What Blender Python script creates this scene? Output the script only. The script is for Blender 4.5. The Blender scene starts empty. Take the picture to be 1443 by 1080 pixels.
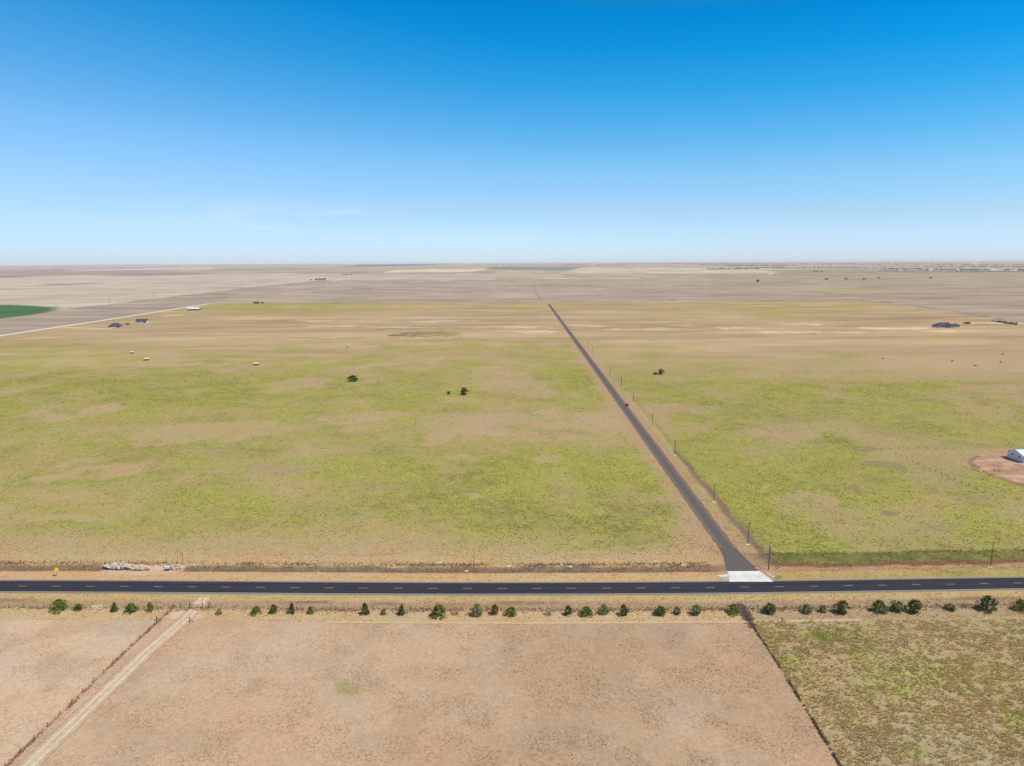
import bpy, math, random
import numpy as np
from mathutils import Matrix, Vector

random.seed(7)
rng = np.random.default_rng(7)
SC = bpy.context.scene
COL = SC.collection
R = math.radians

# ------------------------------------------------------------------ camera
W, HP, F, H = 1443.0, 1080.0, 1001.0, 113.0
PITCH, ROLL = R(9.68), R(0.24)
fv = np.array([0, math.cos(PITCH), -math.sin(PITCH)])
u0 = np.array([0, math.sin(PITCH), math.cos(PITCH)])
r0 = np.array([1.0, 0, 0])
rv = r0 * math.cos(ROLL) - u0 * math.sin(ROLL)
uv_ = u0 * math.cos(ROLL) + r0 * math.sin(ROLL)
cam_d = bpy.data.cameras.new('camera')
cam = bpy.data.objects.new('camera', cam_d)
COL.objects.link(cam)
cam_d.sensor_width = 36.0
cam_d.lens = 36.0 * F / W
cam_d.clip_start, cam_d.clip_end = 1.0, 200000.0
M = Matrix.Identity(4)
for i in range(3):
    M[i][0], M[i][1], M[i][2] = rv[i], uv_[i], -fv[i]
M[2][3] = H
cam.matrix_world = M
SC.camera = cam


def G(px, py, z=0.0):
    """where the sight line through a photo pixel meets the plain"""
    d = fv * F + rv * (px - 721.5) - uv_ * (py - 540.0)
    t = (H - z) / -d[2]
    return np.array([d[0] * t, d[1] * t])


def to_px(x, y, z=0.0):
    dx, dy, dz = x, y, z - H
    zz = np.maximum(fv[1] * dy + fv[2] * dz, 1e-3)
    return (721.5 + F * (rv[0] * dx + rv[1] * dy + rv[2] * dz) / zz,
            540.0 - F * (uv_[0] * dx + uv_[1] * dy + uv_[2] * dz) / zz)


def ppm(px, py):
    g = G(px, py)
    return F / (fv[1] * g[1] - fv[2] * H)


# ------------------------------------------------------------------ colour
K = 1.17


def lin(c):
    c = np.asarray(c, float) / 255.0
    return np.where(c <= 0.04045, c / 12.92, ((c + 0.055) / 1.055) ** 2.4)


def alb(*c):
    """surface reflectance of something the sun shows as this 8-bit colour"""
    return np.minimum(lin(c) / K, 0.85)


# ------------------------------------------------------------------ noise
def _hash(ix, iy, seed):
    n = (ix.astype(np.int64) * 374761393 + iy.astype(np.int64) * 668265263 + seed * 1442695041) & 0x7fffffff
    n = ((n ^ (n >> 13)) * 1274126177) & 0x7fffffff
    return ((n ^ (n >> 16)) & 0xffff) / 65535.0


def vnoise(x, y, seed=0):
    ix, iy = np.floor(x), np.floor(y)
    fx, fy = x - ix, y - iy
    fx, fy = fx * fx * (3 - 2 * fx), fy * fy * (3 - 2 * fy)
    a, b = _hash(ix, iy, seed), _hash(ix + 1, iy, seed)
    c, d = _hash(ix, iy + 1, seed), _hash(ix + 1, iy + 1, seed)
    return (a * (1 - fx) + b * fx) * (1 - fy) + (c * (1 - fx) + d * fx) * fy


def fbm(x, y, oct=4, seed=0):
    s, a, t = 0.0, 0.5, 0.0
    for o in range(oct):
        s = s + a * vnoise(x * 2 ** o + 17.3 * o, y * 2 ** o - 9.1 * o, seed + o)
        t += a
        a *= 0.5
    return s / t


def sm(a, b, x):
    t = np.clip((x - a) / (b - a), 0, 1)
    return t * t * (3 - 2 * t)


# ------------------------------------------------------------------ the course of the highway
_hx = [0, 200, 400, 600, 800, 1000, 1090, 1200, 1320, 1443]
_hy = [826.2, 827.2, 828.3, 829.3, 829.3, 828.5, 827.4, 825.4, 823.6, 822.0]
_pts = np.array([G(a, b) for a, b in zip(_hx, _hy)])
_pf = np.polyfit(_pts[:, 0], _pts[:, 1], 4)
_xl, _xr = _pts[0, 0], _pts[-1, 0]


def road_y(x):
    x = np.asarray(x, float)
    xc = np.clip(x, _xl, _xr)
    d = np.polyval(np.polyder(_pf), xc)
    return np.polyval(_pf, xc) + d * (x - xc)


_rc = G(600, 829.3)[1]


def off(py):
    """metres north of the highway's centre line for a photo row (read at column 600)"""
    return G(600, py)[1] - _rc


SR0, SR1 = G(1049, 805.2), G(773, 428.5)   # side road, both ends of its centre line


def side_x(y):
    return SR0[0] + (y - SR0[1]) * (SR1[0] - SR0[0]) / (SR1[1] - SR0[1])


def seg_dist(x, y, pts):
    """distance to a polyline and signed side"""
    best = np.full(np.shape(x), 1e9)
    for a, b in zip(pts[:-1], pts[1:]):
        ax, ay, bx, by = a[0], a[1], b[0], b[1]
        L2 = (bx - ax) ** 2 + (by - ay) ** 2
        t = np.clip(((x - ax) * (bx - ax) + (y - ay) * (by - ay)) / L2, 0, 1)
        best = np.minimum(best, np.hypot(x - ax - t * (bx - ax), y - ay - t * (by - ay)))
    return best


def in_poly(x, y, pts):
    ins = np.zeros(np.shape(x), bool)
    n = len(pts)
    for i in range(n):
        (x1, y1), (x2, y2) = pts[i], pts[(i + 1) % n]
        if y1 == y2:
            continue
        c = ((y1 > y) != (y2 > y)) & (x < (x2 - x1) * (y - y1) / (y2 - y1) + x1)
        ins ^= c
    return ins


TRACK = [G(288, 842), G(279, 854), G(262, 872), G(205, 921), G(131, 992), G(20, 1098), G(-60, 1180)]
FENCE_W = [G(243, 858), G(185, 911), G(90, 1003), G(0, 1088), G(-90, 1172)]
FENCE_E = [G(1051, 868), G(1092, 930), G(1138, 1003), G(1186, 1083), G(1240, 1168)]
GRAVEL = [G(-60, 483.5), G(0, 473.5), G(150, 451), G(262, 433.5), G(297, 428)]

# how green the pasture is, read off the photo at these rows and columns
TX = np.array([0, 120, 240, 360, 480, 600, 720, 840, 960, 1080, 1200, 1320, 1443.])
TY = np.array([424, 428, 436, 445, 460, 475, 490, 505, 520, 533, 541, 560, 580, 600, 630, 660, 690, 720, 745, 765, 785.])
TG = np.array([
    [.1, .1, .1, .4, .35, .1, .1, .1, .1, .1, .1, .1, .1],
    [.3, .35, .45, .6, .55, .3, .3, .3, .3, .3, .3, .3, .2],
    [.3, .35, .55, .75, .6, .4, .35, .3, .35, .42, .4, .3, .25],
    [.35, .35, .3, .3, .2, .2, .2, .25, .35, .45, .4, .3, .25],
    [.3, .25, .25, .2, .1, .1, .1, .1, .1, .15, .1, .1, .1],
    [.4, .35, .2, .15, .2, .4, .35, .25, .2, .15, .15, .3, .12],
    [.5, .4, .3, .3, .35, .35, .45, .45, .4, .3, .25, .12, .1],
    [.4, .4, .35, .4, .35, .45, .45, .5, .4, .3, .42, .15, .12],
    [.45, .5, .5, .45, .55, .5, .5, .55, .45, .4, .3, .18, .15],
    [.6, .62, .6, .55, .55, .52, .5, .52, .35, .35, .25, .15, .15],
    [.65, .62, .65, .55, .56, .5, .42, .55, .72, .7, .75, .78, .65],
    [.65, .65, .65, .55, .6, .55, .47, .52, .8, .8, .75, .72, .7],
    [.65, .57, .65, .6, .52, .5, .45, .45, .75, .72, .75, .75, .75],
    [.68, .65, .52, .45, .6, .55, .52, .52, .7, .62, .75, .8, .75],
    [.65, .65, .65, .6, .65, .65, .6, .58, .7, .65, .75, .7, .75],
    [.55, .5, .6, .65, .7, .7, .75, .7, .75, .85, .8, .65, .65],
    [.5, .52, .65, .7, .75, .75, .8, .8, .75, .9, .8, .75, .7],
    [.56, .55, .6, .7, .75, .7, .75, .8, .65, .88, .85, .78, .75],
    [.5, .48, .52, .55, .55, .5, .62, .75, .62, .9, .85, .8, .8],
    [.32, .25, .38, .32, .32, .35, .5, .62, .5, .82, .85, .85, .8],
    [.25, .2, .25, .25, .25, .22, .3, .32, .2, .72, .75, .72, .7]])

# bare patches in the pasture: centre, half width and half height in photo pixels, lean, strength
BARE = [(300, 601, 95, 8, -.10, .55), (235, 612, 55, 9, -.12, .45), (145, 573, 40, 8, -.05, .4), (175, 662, 60, 8, -.16, .55),
        (75, 683, 85, 7, -.12, .55), (120, 655, 55, 6, -.1, .3), (70, 590, 35, 5, -.1, .3), (85, 703, 45, 6, 0, .45), (75, 735, 70, 7, -.03, .5),
        (315, 664, 32, 7, -.08, .35), (375, 611, 35, 6, 0, .4), (420, 541, 70, 8, -.08, .35), (250, 551, 30, 3, 0, .35), (150, 617, 20, 4, 0, .3),
        (628, 613, 44, 10, -.1, .75), (665, 701, 25, 8, 0, .6), (755, 653, 26, 6, -.08, .5), (660, 650, 24, 6, 0, .3), (695, 592, 55, 10, -.2, .35),
        (840, 592, 40, 9, 0, .3), (790, 575, 25, 6, 0, .25), (520, 590, 45, 5, 0, .3), (640, 566, 40, 8, 0, .35), (735, 538, 45, 9, 0, .3),
        (470, 497, 60, 6, 0, .3), (600, 505, 40, 6, 0, .3), (90, 515, 45, 5, -.1, .35), (240, 514, 70, 3, -.03, .4), (25, 531, 50, 4, 0, .3),
        (1147, 707, 28, 9, 0, .7), (1130, 607, 40, 8, .06, .45), (1085, 600, 40, 10, 0, .25), (1200, 736, 40, 5, 0, .3), (1380, 575, 40, 8, 0, .35),
        (1240, 640, 30, 7, .1, .3), (1000, 600, 40, 6, 0, .25), (700, 610, 40, 6, 0, .3), (490, 488, 60, 4, 0, .3)]
LUSH = [(490, 970, 28, 13, 0, .45), (285, 1020, 12, 22, 0, .35), (240, 985, 28, 14, 0, .25), (430, 1045, 30, 14, 0, .25), (990, 920, 26, 12, 0, .25),
        (1020, 1010, 30, 14, 0, .12), (370, 1000, 26, 20, 0, .18), (1185, 893, 45, 10, 0, .6), (1210, 925, 20, 10, 0, .5), (1115, 935, 16, 14, 0, .4), (1270, 975, 14, 6, 0, .5), (1290, 1055, 22, 8, 0, .45),
        (1430, 1020, 22, 14, 0, .5), (1190, 1022, 12, 8, 0, .45), (1150, 900, 25, 8, 0, .35), (1240, 910, 25, 7, 0, .3), (1320, 1000, 40, 12, 0, .15),
        (890, 535, 25, 6, 0, .2), (560, 470, 25, 3, 0, .3), (625, 470, 22, 4, 0, .9), (1190, 499, 30, 5, 0, .35), (1090, 436, 45, 8, 0, .35),
        (1330, 477, 30, 4, 0, .4), (1000, 770, 40, 14, 0, .1), (660, 745, 25, 5, 0, .3), (860, 740, 60, 12, 0, .2)]
# darker or greyer ground: + display colour
STAIN = [(1330, 665, 80, 25, .1, .4, (158, 148, 104)), (1385, 622, 60, 7, .05, .4, (128, 134, 66)), (1150, 590, 60, 5, .05, .35, (132, 138, 68)), (1260, 610, 70, 6, .08, .3, (130, 136, 68)), (1400, 556, 70, 4, 0, .35, (126, 132, 66)),
         (1090, 640, 40, 6, 0, .35, (170, 150, 110)), (960, 700, 30, 7, 0, .3, (165, 148, 104)), (1330, 740, 50, 7, 0, .3, (128, 126, 72)), (800, 690, 45, 6, 0, .3, (130, 132, 70)), (380, 660, 60, 7, -.1, .3, (136, 132, 80)), (450, 720, 50, 6, 0, .3, (130, 130, 76)),
         (690, 707, 26, 4, 0, .6, (120, 125, 70)), (660, 690, 34, 3, 0, .5, (120, 125, 70)), (600, 470, 45, 3.2, .0, .8, (135, 122, 85)), (560, 472, 20, 1.6, -.06, .7, (110, 105, 60)),
         (1240, 653, 32, 8, .1, .45, (120, 122, 90)), (1218, 628, 22, 4, .1, .5, (115, 112, 75)), (1205, 690, 12, 8, 0, .5, (110, 110, 65)), (1253, 718, 18, 5, 0, .5, (110, 112, 65)),
         (1320, 910, 26, 16, .1, .55, (150, 130, 118)), (1370, 982, 26, 16, 0, .5, (158, 138, 122)), (1205, 925, 16, 8, 0, .5, (110, 112, 75)), (1215, 945, 24, 8, .1, .4, (115, 112, 80)),
         (1385, 705, 55, 5, .05, .35, (135, 130, 95)), (1100, 738, 26, 6, 0, .4, (115, 115, 65)), (480, 795, 20, 5, 0, .6, (140, 138, 105)), (400, 790, 24, 4, 0, .4, (150, 145, 105)),
         (735, 790, 22, 5, 0, .4, (140, 130, 105)), (290, 690, 22, 4, -.1, .4, (130, 128, 75)), (520, 690, 45, 5, -.03, .25, (125, 135, 75)), (870, 575, 30, 5, 0, .0, (0, 0, 0)),
         (850, 935, 22, 6, -.3, .35, (165, 125, 105)), (920, 945, 40, 10, .2, .22, (165, 130, 100)), (960, 1003, 22, 6, -.3, .35, (150, 115, 100)), (780, 975, 22, 6, -.2, .3, (185, 135, 110)),
         (230, 905, 38, 12, -.2, .3, (165, 140, 122)), (120, 935, 70, 16, -.2, .25, (172, 150, 130)), (60, 905, 40, 12, -.2, .2, (172, 150, 128)), (330, 960, 60, 18, -.3, .25, (172, 142, 118)), (420, 898, 45, 6, 0, .35, (222, 170, 140)), (530, 905, 80, 7, 0, .2, (215, 170, 140))]
# pale chalky streaks far out
PALE = [(480, 459, 50, 2.0), (620, 453, 50, 1.5), (720, 461, 60, 2.2), (830, 459, 30, 1.6), (905, 464, 60, 1.8), (560, 462, 40, 1.5), (960, 459, 26, 1.2), (1060, 463, 60, 1.2), (1140, 469, 120, 1.6), (1260, 463, 60, 1.4),
        (1130, 458, 40, 1.0), (1330, 467, 40, 1.6), (1400, 456, 40, 1.3), (760, 468, 30, 1.5), (450, 452, 40, 1.2), (250, 445, 22, 1)]
# fields beyond the pasture: outline in photo pixels (measured), display colour
FIELDS = [([(-300, 396), (200, 386.5), (500, 385), (720, 388), (640, 396), (500, 394), (380, 402.5), (80, 438), (-300, 480)], (200, 183, 163)),
          ([(-400, 500), (-300, 473), (80, 438), (380, 402.5), (470, 394), (450, 405), (297, 428), (0, 474.5), (-200, 508)], (172, 154, 138)),
          ([(375, 403), (500, 394.5), (750, 395), (1000, 397), (1000, 425), (297, 427.5), (330, 415)], (179, 160, 143)),
          ([(-300, 386), (200, 379.5), (300, 386.5), (200, 387), (-300, 395)], (172, 146, 133)),
          ([(-300, 393.5), (30, 389.5), (42, 391), (-300, 395.5)], (120, 120, 100)),
          ([(60, 401), (140, 399), (142, 400), (60, 403)], (140, 130, 115)), ([(150, 388), (300, 385.3), (300, 386.6), (150, 389.3)], (135, 130, 112)),
          ([(300, 380), (420, 378.8), (420, 380.5), (300, 382)], (150, 148, 135)), ([(100, 381), (300, 378.6), (300, 380), (100, 382.2)], (210, 195, 185)),
          ([(380, 384.5), (720, 383.5), (720, 384.8), (380, 386)], (155, 148, 132)),
          ([(400, 387), (700, 386), (700, 395), (470, 393.5)], (196, 178, 158)),
          ([(560, 380.5), (690, 379.3), (660, 384), (540, 384)], (225, 202, 168)),
          ([(500, 374.5), (650, 372.2), (600, 376), (505, 377.5)], (120, 124, 118)),
          ([(690, 377), (830, 377.2), (810, 381.5), (685, 380)], (138, 134, 118)),
          ([(820, 377.5), (1095, 378.5), (1095, 386.5), (780, 386)], (205, 188, 162)),
          ([(700, 381.5), (800, 382), (790, 392), (680, 392)], (192, 174, 152)),
          ([(750, 392.2), (900, 392), (900, 393.2), (750, 393.4)], (212, 192, 165)),
          ([(795, 373.5), (885, 373), (880, 376.5), (790, 376.5)], (176, 142, 134)),
          ([(1000, 425.5), (1000, 386), (1700, 383), (1700, 480), (1430, 455), (1225, 424.5)], (176, 157, 135)),
          ([(1080, 381), (1600, 379), (1600, 384), (1100, 386)], (160, 152, 128)),
          ([(1080, 377), (1300, 376), (1300, 378), (1080, 379)], (175, 165, 135)),
          ([(1150, 405), (1260, 410), (1200, 413), (1120, 408)], (180, 168, 130))]
FIELDS = [([G(a, max(b, 371.2 + 0)) for a, b in p], c) for p, c in FIELDS]
DARKLINES = [([G(80, 438), G(380, 402.5), G(500, 394)], 9, (128, 116, 105)), ([G(297, 427.6), G(480, 427.4)], 4, (120, 108, 85)), ([G(750, 400), G(762, 424.5), G(775, 427)], 4.5, (150, 134, 120)),
             ([G(1195, 423), G(1230, 424), G(1340, 438), G(1425, 453)], 5, (110, 98, 72)), ([G(1380, 457), G(1408, 457)], 8, (110, 90, 65)),
             ([G(400, 408.5), G(520, 407)], 26, (118, 102, 95)), ([G(395, 411), G(365, 412)], 14, (125, 110, 102)), ([G(165, 427.5), G(198, 426)], 12, (120, 108, 98)),
             ([G(985, 399), G(1020, 399)], 25, (130, 112, 100)), ([G(1043, 416), G(1090, 420)], 14, (128, 115, 105)), ([G(830, 417), G(855, 418)], 8, (125, 108, 95)), ([G(925, 424), G(952, 424)], 5, (110, 98, 75)),
             ([G(700, 404.5), G(740, 403)], 16, (135, 120, 112)), ([G(870, 404), G(905, 402.5)], 16, (135, 120, 108)), ([G(1120, 413), G(1260, 414)], 10, (138, 125, 102)), ([G(690, 480.5), G(640, 476)], 1.5, (120, 112, 70)),
             ([G(1110, 422), G(1150, 423)], 10, (128, 112, 98)), ([G(1290, 390.5), G(1380, 394)], 14, (135, 115, 108)), ([G(865, 540.5), G(1000, 539.8), G(1240, 541), G(1443, 541.5)], 1.2, (120, 118, 70)),
             ([G(600, 396.5), G(740, 396)], 40, (132, 122, 118)), ([G(380, 476), G(560, 477), G(650, 474)], 4, (130, 120, 70)), ([G(548, 473.5), G(600, 474.5), G(645, 471)], 11, (124, 112, 78))]
_r2 = random.Random(77)
for _k in range(70):     # worn and weedy dashes scattered over the far plain
    _px, _py = _r2.uniform(-20, 1460), 384 + 41 * _r2.random() ** .8
    _hw = _r2.uniform(5, 34)
    _t = (_py - 384) / 41
    DARKLINES.append(([G(_px - _hw, _py + _r2.uniform(-.5, .5)), G(_px + _hw, _py + _r2.uniform(-.5, .5))], _r2.uniform(5, 13) + 26 * (1 - _t) ** 2,
                      _r2.choice([(138, 124, 108), (146, 130, 116), (132, 120, 100), (150, 140, 112), (212, 195, 172), (205, 188, 168)])))
for _k in range(40):     # and over the outer pasture
    _px, _py = _r2.uniform(-20, 1460), 430 + 75 * _r2.random()
    if _px < 330 and _py < 470:
        continue
    _hw = _r2.uniform(6, 45)
    DARKLINES.append(([G(_px - _hw, _py + _r2.uniform(-1, 1)), G(_px + _hw, _py + _r2.uniform(-1, 1))], _r2.uniform(1.5, 5), _r2.choice([(150, 136, 88), (140, 126, 82), (216, 186, 148), (160, 148, 92)])))
# the irrigated circle at the far left, through three points of its edge
A_, B_, C_ = G(78, 436.5), G(0, 448.8), G(0, 429.6)
_m = np.array([[B_[0] - A_[0], B_[1] - A_[1]], [C_[0] - A_[0], C_[1] - A_[1]]])
_q = np.array([(B_ @ B_ - A_ @ A_) / 2, (C_ @ C_ - A_ @ A_) / 2])
PIV = np.linalg.solve(_m, _q)
PIVR = np.linalg.norm(PIV - A_)

D_ = {k: off(k) for k in (837, 840, 849, 851, 861, 866, 877, 880, 806.5, 798, 797, 799, 785, 783, 807, 772, 822)}
PAD = [G(a, b) for a, b in [(1366, 650), (1378, 643), (1400, 638), (1425, 634), (1520, 640), (1540, 705), (1440, 685), (1405, 672), (1378, 660)]]
HEAP = [G(a, b) for a, b in [(138, 806), (160, 797), (200, 795), (262, 796), (250, 807), (200, 810), (150, 809)]]


def ell(x, y, px, py, cx, cy, hw, hh, lean):
    yy = py - cy - lean * (px - cx)
    return ((px - cx) / hw) ** 2 + (yy / hh) ** 2


def surface(x, y):
    """what grows where: bare-ground colour, greenness 0..1, darkening of the green, clumpiness"""
    px, py = to_px(x, y)
    n1 = fbm(x / 26, y / 30, 4, 3)
    n2 = fbm(x / 9, y / 11, 3, 11)
    n3 = fbm(x / 90, y / 120, 3, 23)
    jit = (n2 - .5)
    d = y - road_y(x)
    dw = d + jit * 2.2
    sx = x - side_x(y)
    # pasture
    ix = np.clip(np.interp(px, TX, np.arange(len(TX))), 0, len(TX) - 1.001)
    iy = np.clip(np.interp(py, TY, np.arange(len(TY))), 0, len(TY) - 1.001)
    a, b = ix.astype(int), iy.astype(int)
    fx, fy = ix - a, iy - b
    g = (TG[b, a] * (1 - fx) + TG[b, a + 1] * fx) * (1 - fy) + (TG[b + 1, a] * (1 - fx) + TG[b + 1, a + 1] * fx) * fy
    g = g + .025 + (n1 - .5) * .58 + (n3 - .5) * .35
    g = np.where(sx > 0, g * .9 - .35 * sm(.52, .72, fbm(x / 46, y / 60, 4, 163)) * (py > 541), g)
    g = g + .13 * sm(476, 498, py) * sm(600, 550, py) * (sx < 0) + .06 * sm(484, 500, py) * sm(545, 535, py) * (sx > 0)
    g = g - .22 * sm(.56, .72, fbm(x / 30, y / 44, 4, 167)) * (sx < 0)
    dark = np.zeros_like(x) + .3 * sm(.55, .7, fbm(x / 24, y / 20, 4, 173)) * (y < 900)
    clump = np.full_like(x, .5)
    tan = np.stack([alb(184, 163, 114)] * len(x))
    pink = alb(190, 162, 126)
    t = sm(.35, .65, fbm(x / 60, y / 80, 3, 31))[:, None]
    dry = tan * (1 - t) + pink * t
    right = sm(-4, 4, sx)[:, None]
    dry = dry * (1 - .5 * right) + alb(172, 154, 108) * .5 * right
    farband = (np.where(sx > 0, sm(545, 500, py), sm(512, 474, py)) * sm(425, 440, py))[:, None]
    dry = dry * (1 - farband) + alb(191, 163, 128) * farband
    greener = np.zeros_like(x)

    def put(mask, col):
        nonlocal dry
        m = np.clip(mask, 0, 1)[:, None]
        dry = dry * (1 - m) + alb(*col) * m
    w1, w2 = fbm(x / 34, y / 40, 3, 131) - .5, fbm(x / 30, y / 36, 3, 137) - .5
    pxt, pyt = px, py
    nearw = sm(1100, 500, y)
    px = px + w1 * (26 + 60 * nearw)
    py = py + w2 * (4 + 26 * nearw)
    for cx, cy, hw, hh, le, s in BARE:
        e = ell(x, y, px, py, cx, cy, hw, hh, le) + (n2 - .5) * 1.3 + (n1 - .5) * .8
        g = g - s * .95 * sm(1.15, .35, e)
    for cx, cy, hw, hh, le, s, c in STAIN:
        e = ell(x, y, px, py, cx, cy, hw, hh, le) + (n2 - .5) * 1.6
        m = s * sm(1.2, .3, e)
        put(m, c)
        if cy < 780:
            g = g - m * .9
    for cx, cy, hw, hh in PALE:
        e = ell(x, y, px, py, cx, cy, hw, hh, 0) + (fbm(x / 18, y / 12, 3, 5) - .5) * 2.4
        m = sm(1.2, .2, e) * .85
        put(m, (224, 199, 164))
        g = g - m
    px, py = pxt, pyt
    # beyond the pasture
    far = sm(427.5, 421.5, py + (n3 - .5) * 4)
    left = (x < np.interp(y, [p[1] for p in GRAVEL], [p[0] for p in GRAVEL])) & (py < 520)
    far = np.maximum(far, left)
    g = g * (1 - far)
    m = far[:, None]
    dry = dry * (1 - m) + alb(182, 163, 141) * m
    wx = (fbm(x / 120, y / 120, 2, 41) - .5) * 26
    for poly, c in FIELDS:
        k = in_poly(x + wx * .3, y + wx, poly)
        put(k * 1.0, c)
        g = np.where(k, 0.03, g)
    for poly, wd, c in DARKLINES:
        m = sm(wd * .75, wd * .25, seg_dist(x, y, poly) + (n2 - .5) * wd * .5) * .8
        put(m, c)
        g = g - m * .6
    k = np.hypot(x - PIV[0], y - PIV[1]) < PIVR
    put(k * 1.0, (76, 116, 76))
    g = np.where(k, 0, g)
    # streaky wear on the far plain
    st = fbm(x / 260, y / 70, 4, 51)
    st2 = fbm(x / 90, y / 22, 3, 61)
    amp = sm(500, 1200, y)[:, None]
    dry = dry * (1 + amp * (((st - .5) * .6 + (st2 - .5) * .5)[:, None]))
    # strips along the highway, north side
    wl = sx < -2
    north = (d > 0) & (y < 420)
    k = north & wl
    def band(lo, hi, soft=1.0):
        return sm(lo - soft, lo + soft, dw) * sm(hi + soft, hi - soft, dw)
    L = sm(2, -2, sx) * (d > 0)
    Rr = sm(-2, 2, sx) * (d > 0)
    b0 = sm(D_[785] + 9, D_[785] - 5, dw) * L
    put(b0 * .85, (199, 170, 128)); g = g * (1 - b0 * .75)
    b1 = band(D_[798], D_[785] - 5, 1.5) * L
    put(b1 * .7, (200, 171, 118)); g = g + b1 * (n1 - .35) * .5
    b2 = band(4, D_[806.5], 1.2) * L
    put(b2, (207, 172, 126)); g = g * (1 - b2) + b2 * (.08 + (n1 - .5) * .5)
    b3 = band(D_[806.5], D_[798], .9) * L
    put(b3 * .9, (133, 108, 93)); g = g * (1 - b3)
    clump = clump + b3 * .6
    r1 = band(D_[797], D_[783] + .5, .9) * Rr
    put(r1 * .9, (122, 112, 72)); g = g * (1 - r1) + r1 * .78; dark = dark + r1 * .9
    r2 = band(D_[806.5] + .5, D_[797], .9) * Rr
    put(r2 * .95, (187, 146, 116)); g = g * (1 - r2)
    r2b = band(D_[799] - .7, D_[797] + .6, .5) * Rr
    put(r2b * .8, (118, 84, 60)); g = g * (1 - r2b)
    r3 = band(4, D_[806.5], 1.0) * Rr
    put(r3 * .9, (193, 164, 112)); g = g * (1 - r3) + r3 * (.42 + (n1 - .5) * .8)
    # south side
    S = (d < 0) * 1.0
    s0 = sm(D_[840] - 1, D_[840] + 1, dw) * S
    s1 = band(D_[849], D_[840], 1.0) * S
    s2 = band(D_[861], D_[849], 1.6) * S
    s3 = band(D_[877], D_[861], 1.2) * S
    s4 = sm(D_[877] + .6, D_[877] - .6, d + jit * .8) * S
    g = g * (1 - S)
    put(s0, (172, 155, 108)); g = g + s0 * .4
    put(s1, (200, 171, 120)); g = g + s1 * (.2 + (n1 - .5) * .6)
    put(s2 * .95, (178, 150, 118)); g = g + s2 * (.12 + (n1 - .5) * .3)
    wd = sm(.5, .75, fbm(x / 14, y / 4, 3, 71)) * band(D_[861] + 4, D_[849] + 1, 1.2) * S
    put(wd * .75, (134, 108, 92)); g = g * (1 - wd)
    put(s3, (203, 173, 132)); g = g + s3 * (.08 + (n1 - .5) * .3)
    fe = np.interp(y, [p[1] for p in FENCE_E[::-1]], [p[0] for p in FENCE_E[::-1]])
    fw = np.interp(y, [p[1] for p in FENCE_W[::-1]], [p[0] for p in FENCE_W[::-1]])
    put(s4, (190, 160, 130))
    put(s4 * sm(40, -70, x), (206, 174, 143))
    put(s4 * sm(.4, .62, n3) * .4, (203, 171, 139))
    put(s4 * sm(0, -1, x - fw) * .8, (215, 185, 154))
    put(s4 * sm(.46, .66, fbm(x / 9, y / 11, 4, 151)) * .3, (172, 147, 119))
    put(s4 * sm(.56, .72, fbm(x / 20, y / 24, 4, 157)) * .4, (212, 178, 146))
    er = s4 * sm(-.3, .3, x - fe)
    put(er, (180, 160, 122))
    put(er * sm(.42, .62, n1) * .5, (190, 160, 128))
    clump = clump * (1 - .55 * s4) + er * .7
    g = g + s4 * (.04 + (n1 - .5) * .14) + er * (.29 + (n1 - .5) * .5)
    er3 = s3 * sm(-.5, .5, x - fe)
    put(er3 * .7, (176, 148, 116)); g = g + er3 * .15
    for cx, cy, hw, hh, le, s in LUSH:
        e = ell(x, y, px + w1 * 40 * nearw, py + w2 * 18 * nearw, cx, cy, hw, hh, le) + (n2 - .5) * 2.2 + (n1 - .5) * 1.6
        m = sm(1.9, -.2, e)
        g = g + s * m * np.where(cx > 1050, .62, 1.0) * (1.0 if cy > 860 else 1.0)
    # worn edges of the side road, its ditch, the pad of the white house, the rubble yard
    ed = sm(16, 3, np.abs(sx + jit * 6)) * sm(4, 8, d) * (y < 1000)
    put(ed * .75, (186, 150, 118)); g = g * (1 - ed * .8)
    dd = sm(3.2, .6, np.abs(sx - 12 + jit * 3)) * (d > D_[797]) * (y < 420)
    put(dd * .8, (128, 108, 92)); g = g * (1 - dd * .8)
    k = sm(3.0, -1.5, np.where(in_poly(x + jit * 5, y + jit * 8, PAD), -seg_dist(x, y, PAD + PAD[:1]), seg_dist(x, y, PAD + PAD[:1])))
    put(k, (190, 150, 122)); g = g * (1 - k)
    put(k * sm(.42, .62, fbm(x / 9, y / 3.5, 3, 141)) * .7, (216, 180, 152))
    put(k * sm(.55, .7, fbm(x / 6, y / 3, 3, 143)) * .6, (158, 122, 100))
    rim = sm(2.6, .5, seg_dist(x, y, PAD[4:] + PAD[:2]) + jit * 3)
    put(rim * .7, (140, 106, 88)); g = g * (1 - rim)
    k = sm(2.0, -1.0, np.where(in_poly(x + jit * 3, y + jit * 3, HEAP), -1., 1.) * seg_dist(x, y, HEAP + HEAP[:1]))
    put(k, (214, 180, 152)); g = g * (1 - k)
    for cx, cy, hw, hh, c in [(1097, 814, 7, 3.2, 1), (137, 855, 14, 3, 0), (262, 868, 22, 7, 0), (1020, 816, 5, 2, .5), (1021, 799, 2.5, 5, .7)]:
        e = ell(x, y, px, py, cx, cy, hw, hh, 0) + jit
        m = sm(1.2, .4, e)
        if c:
            g = g + m * c * 1.2
        else:
            put(m, (222, 190, 160)); g = g * (1 - m)
    return dry, np.clip(g, 0, 1.1), np.clip(dark, 0, 1), np.clip(clump, 0, 1.4)


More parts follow.
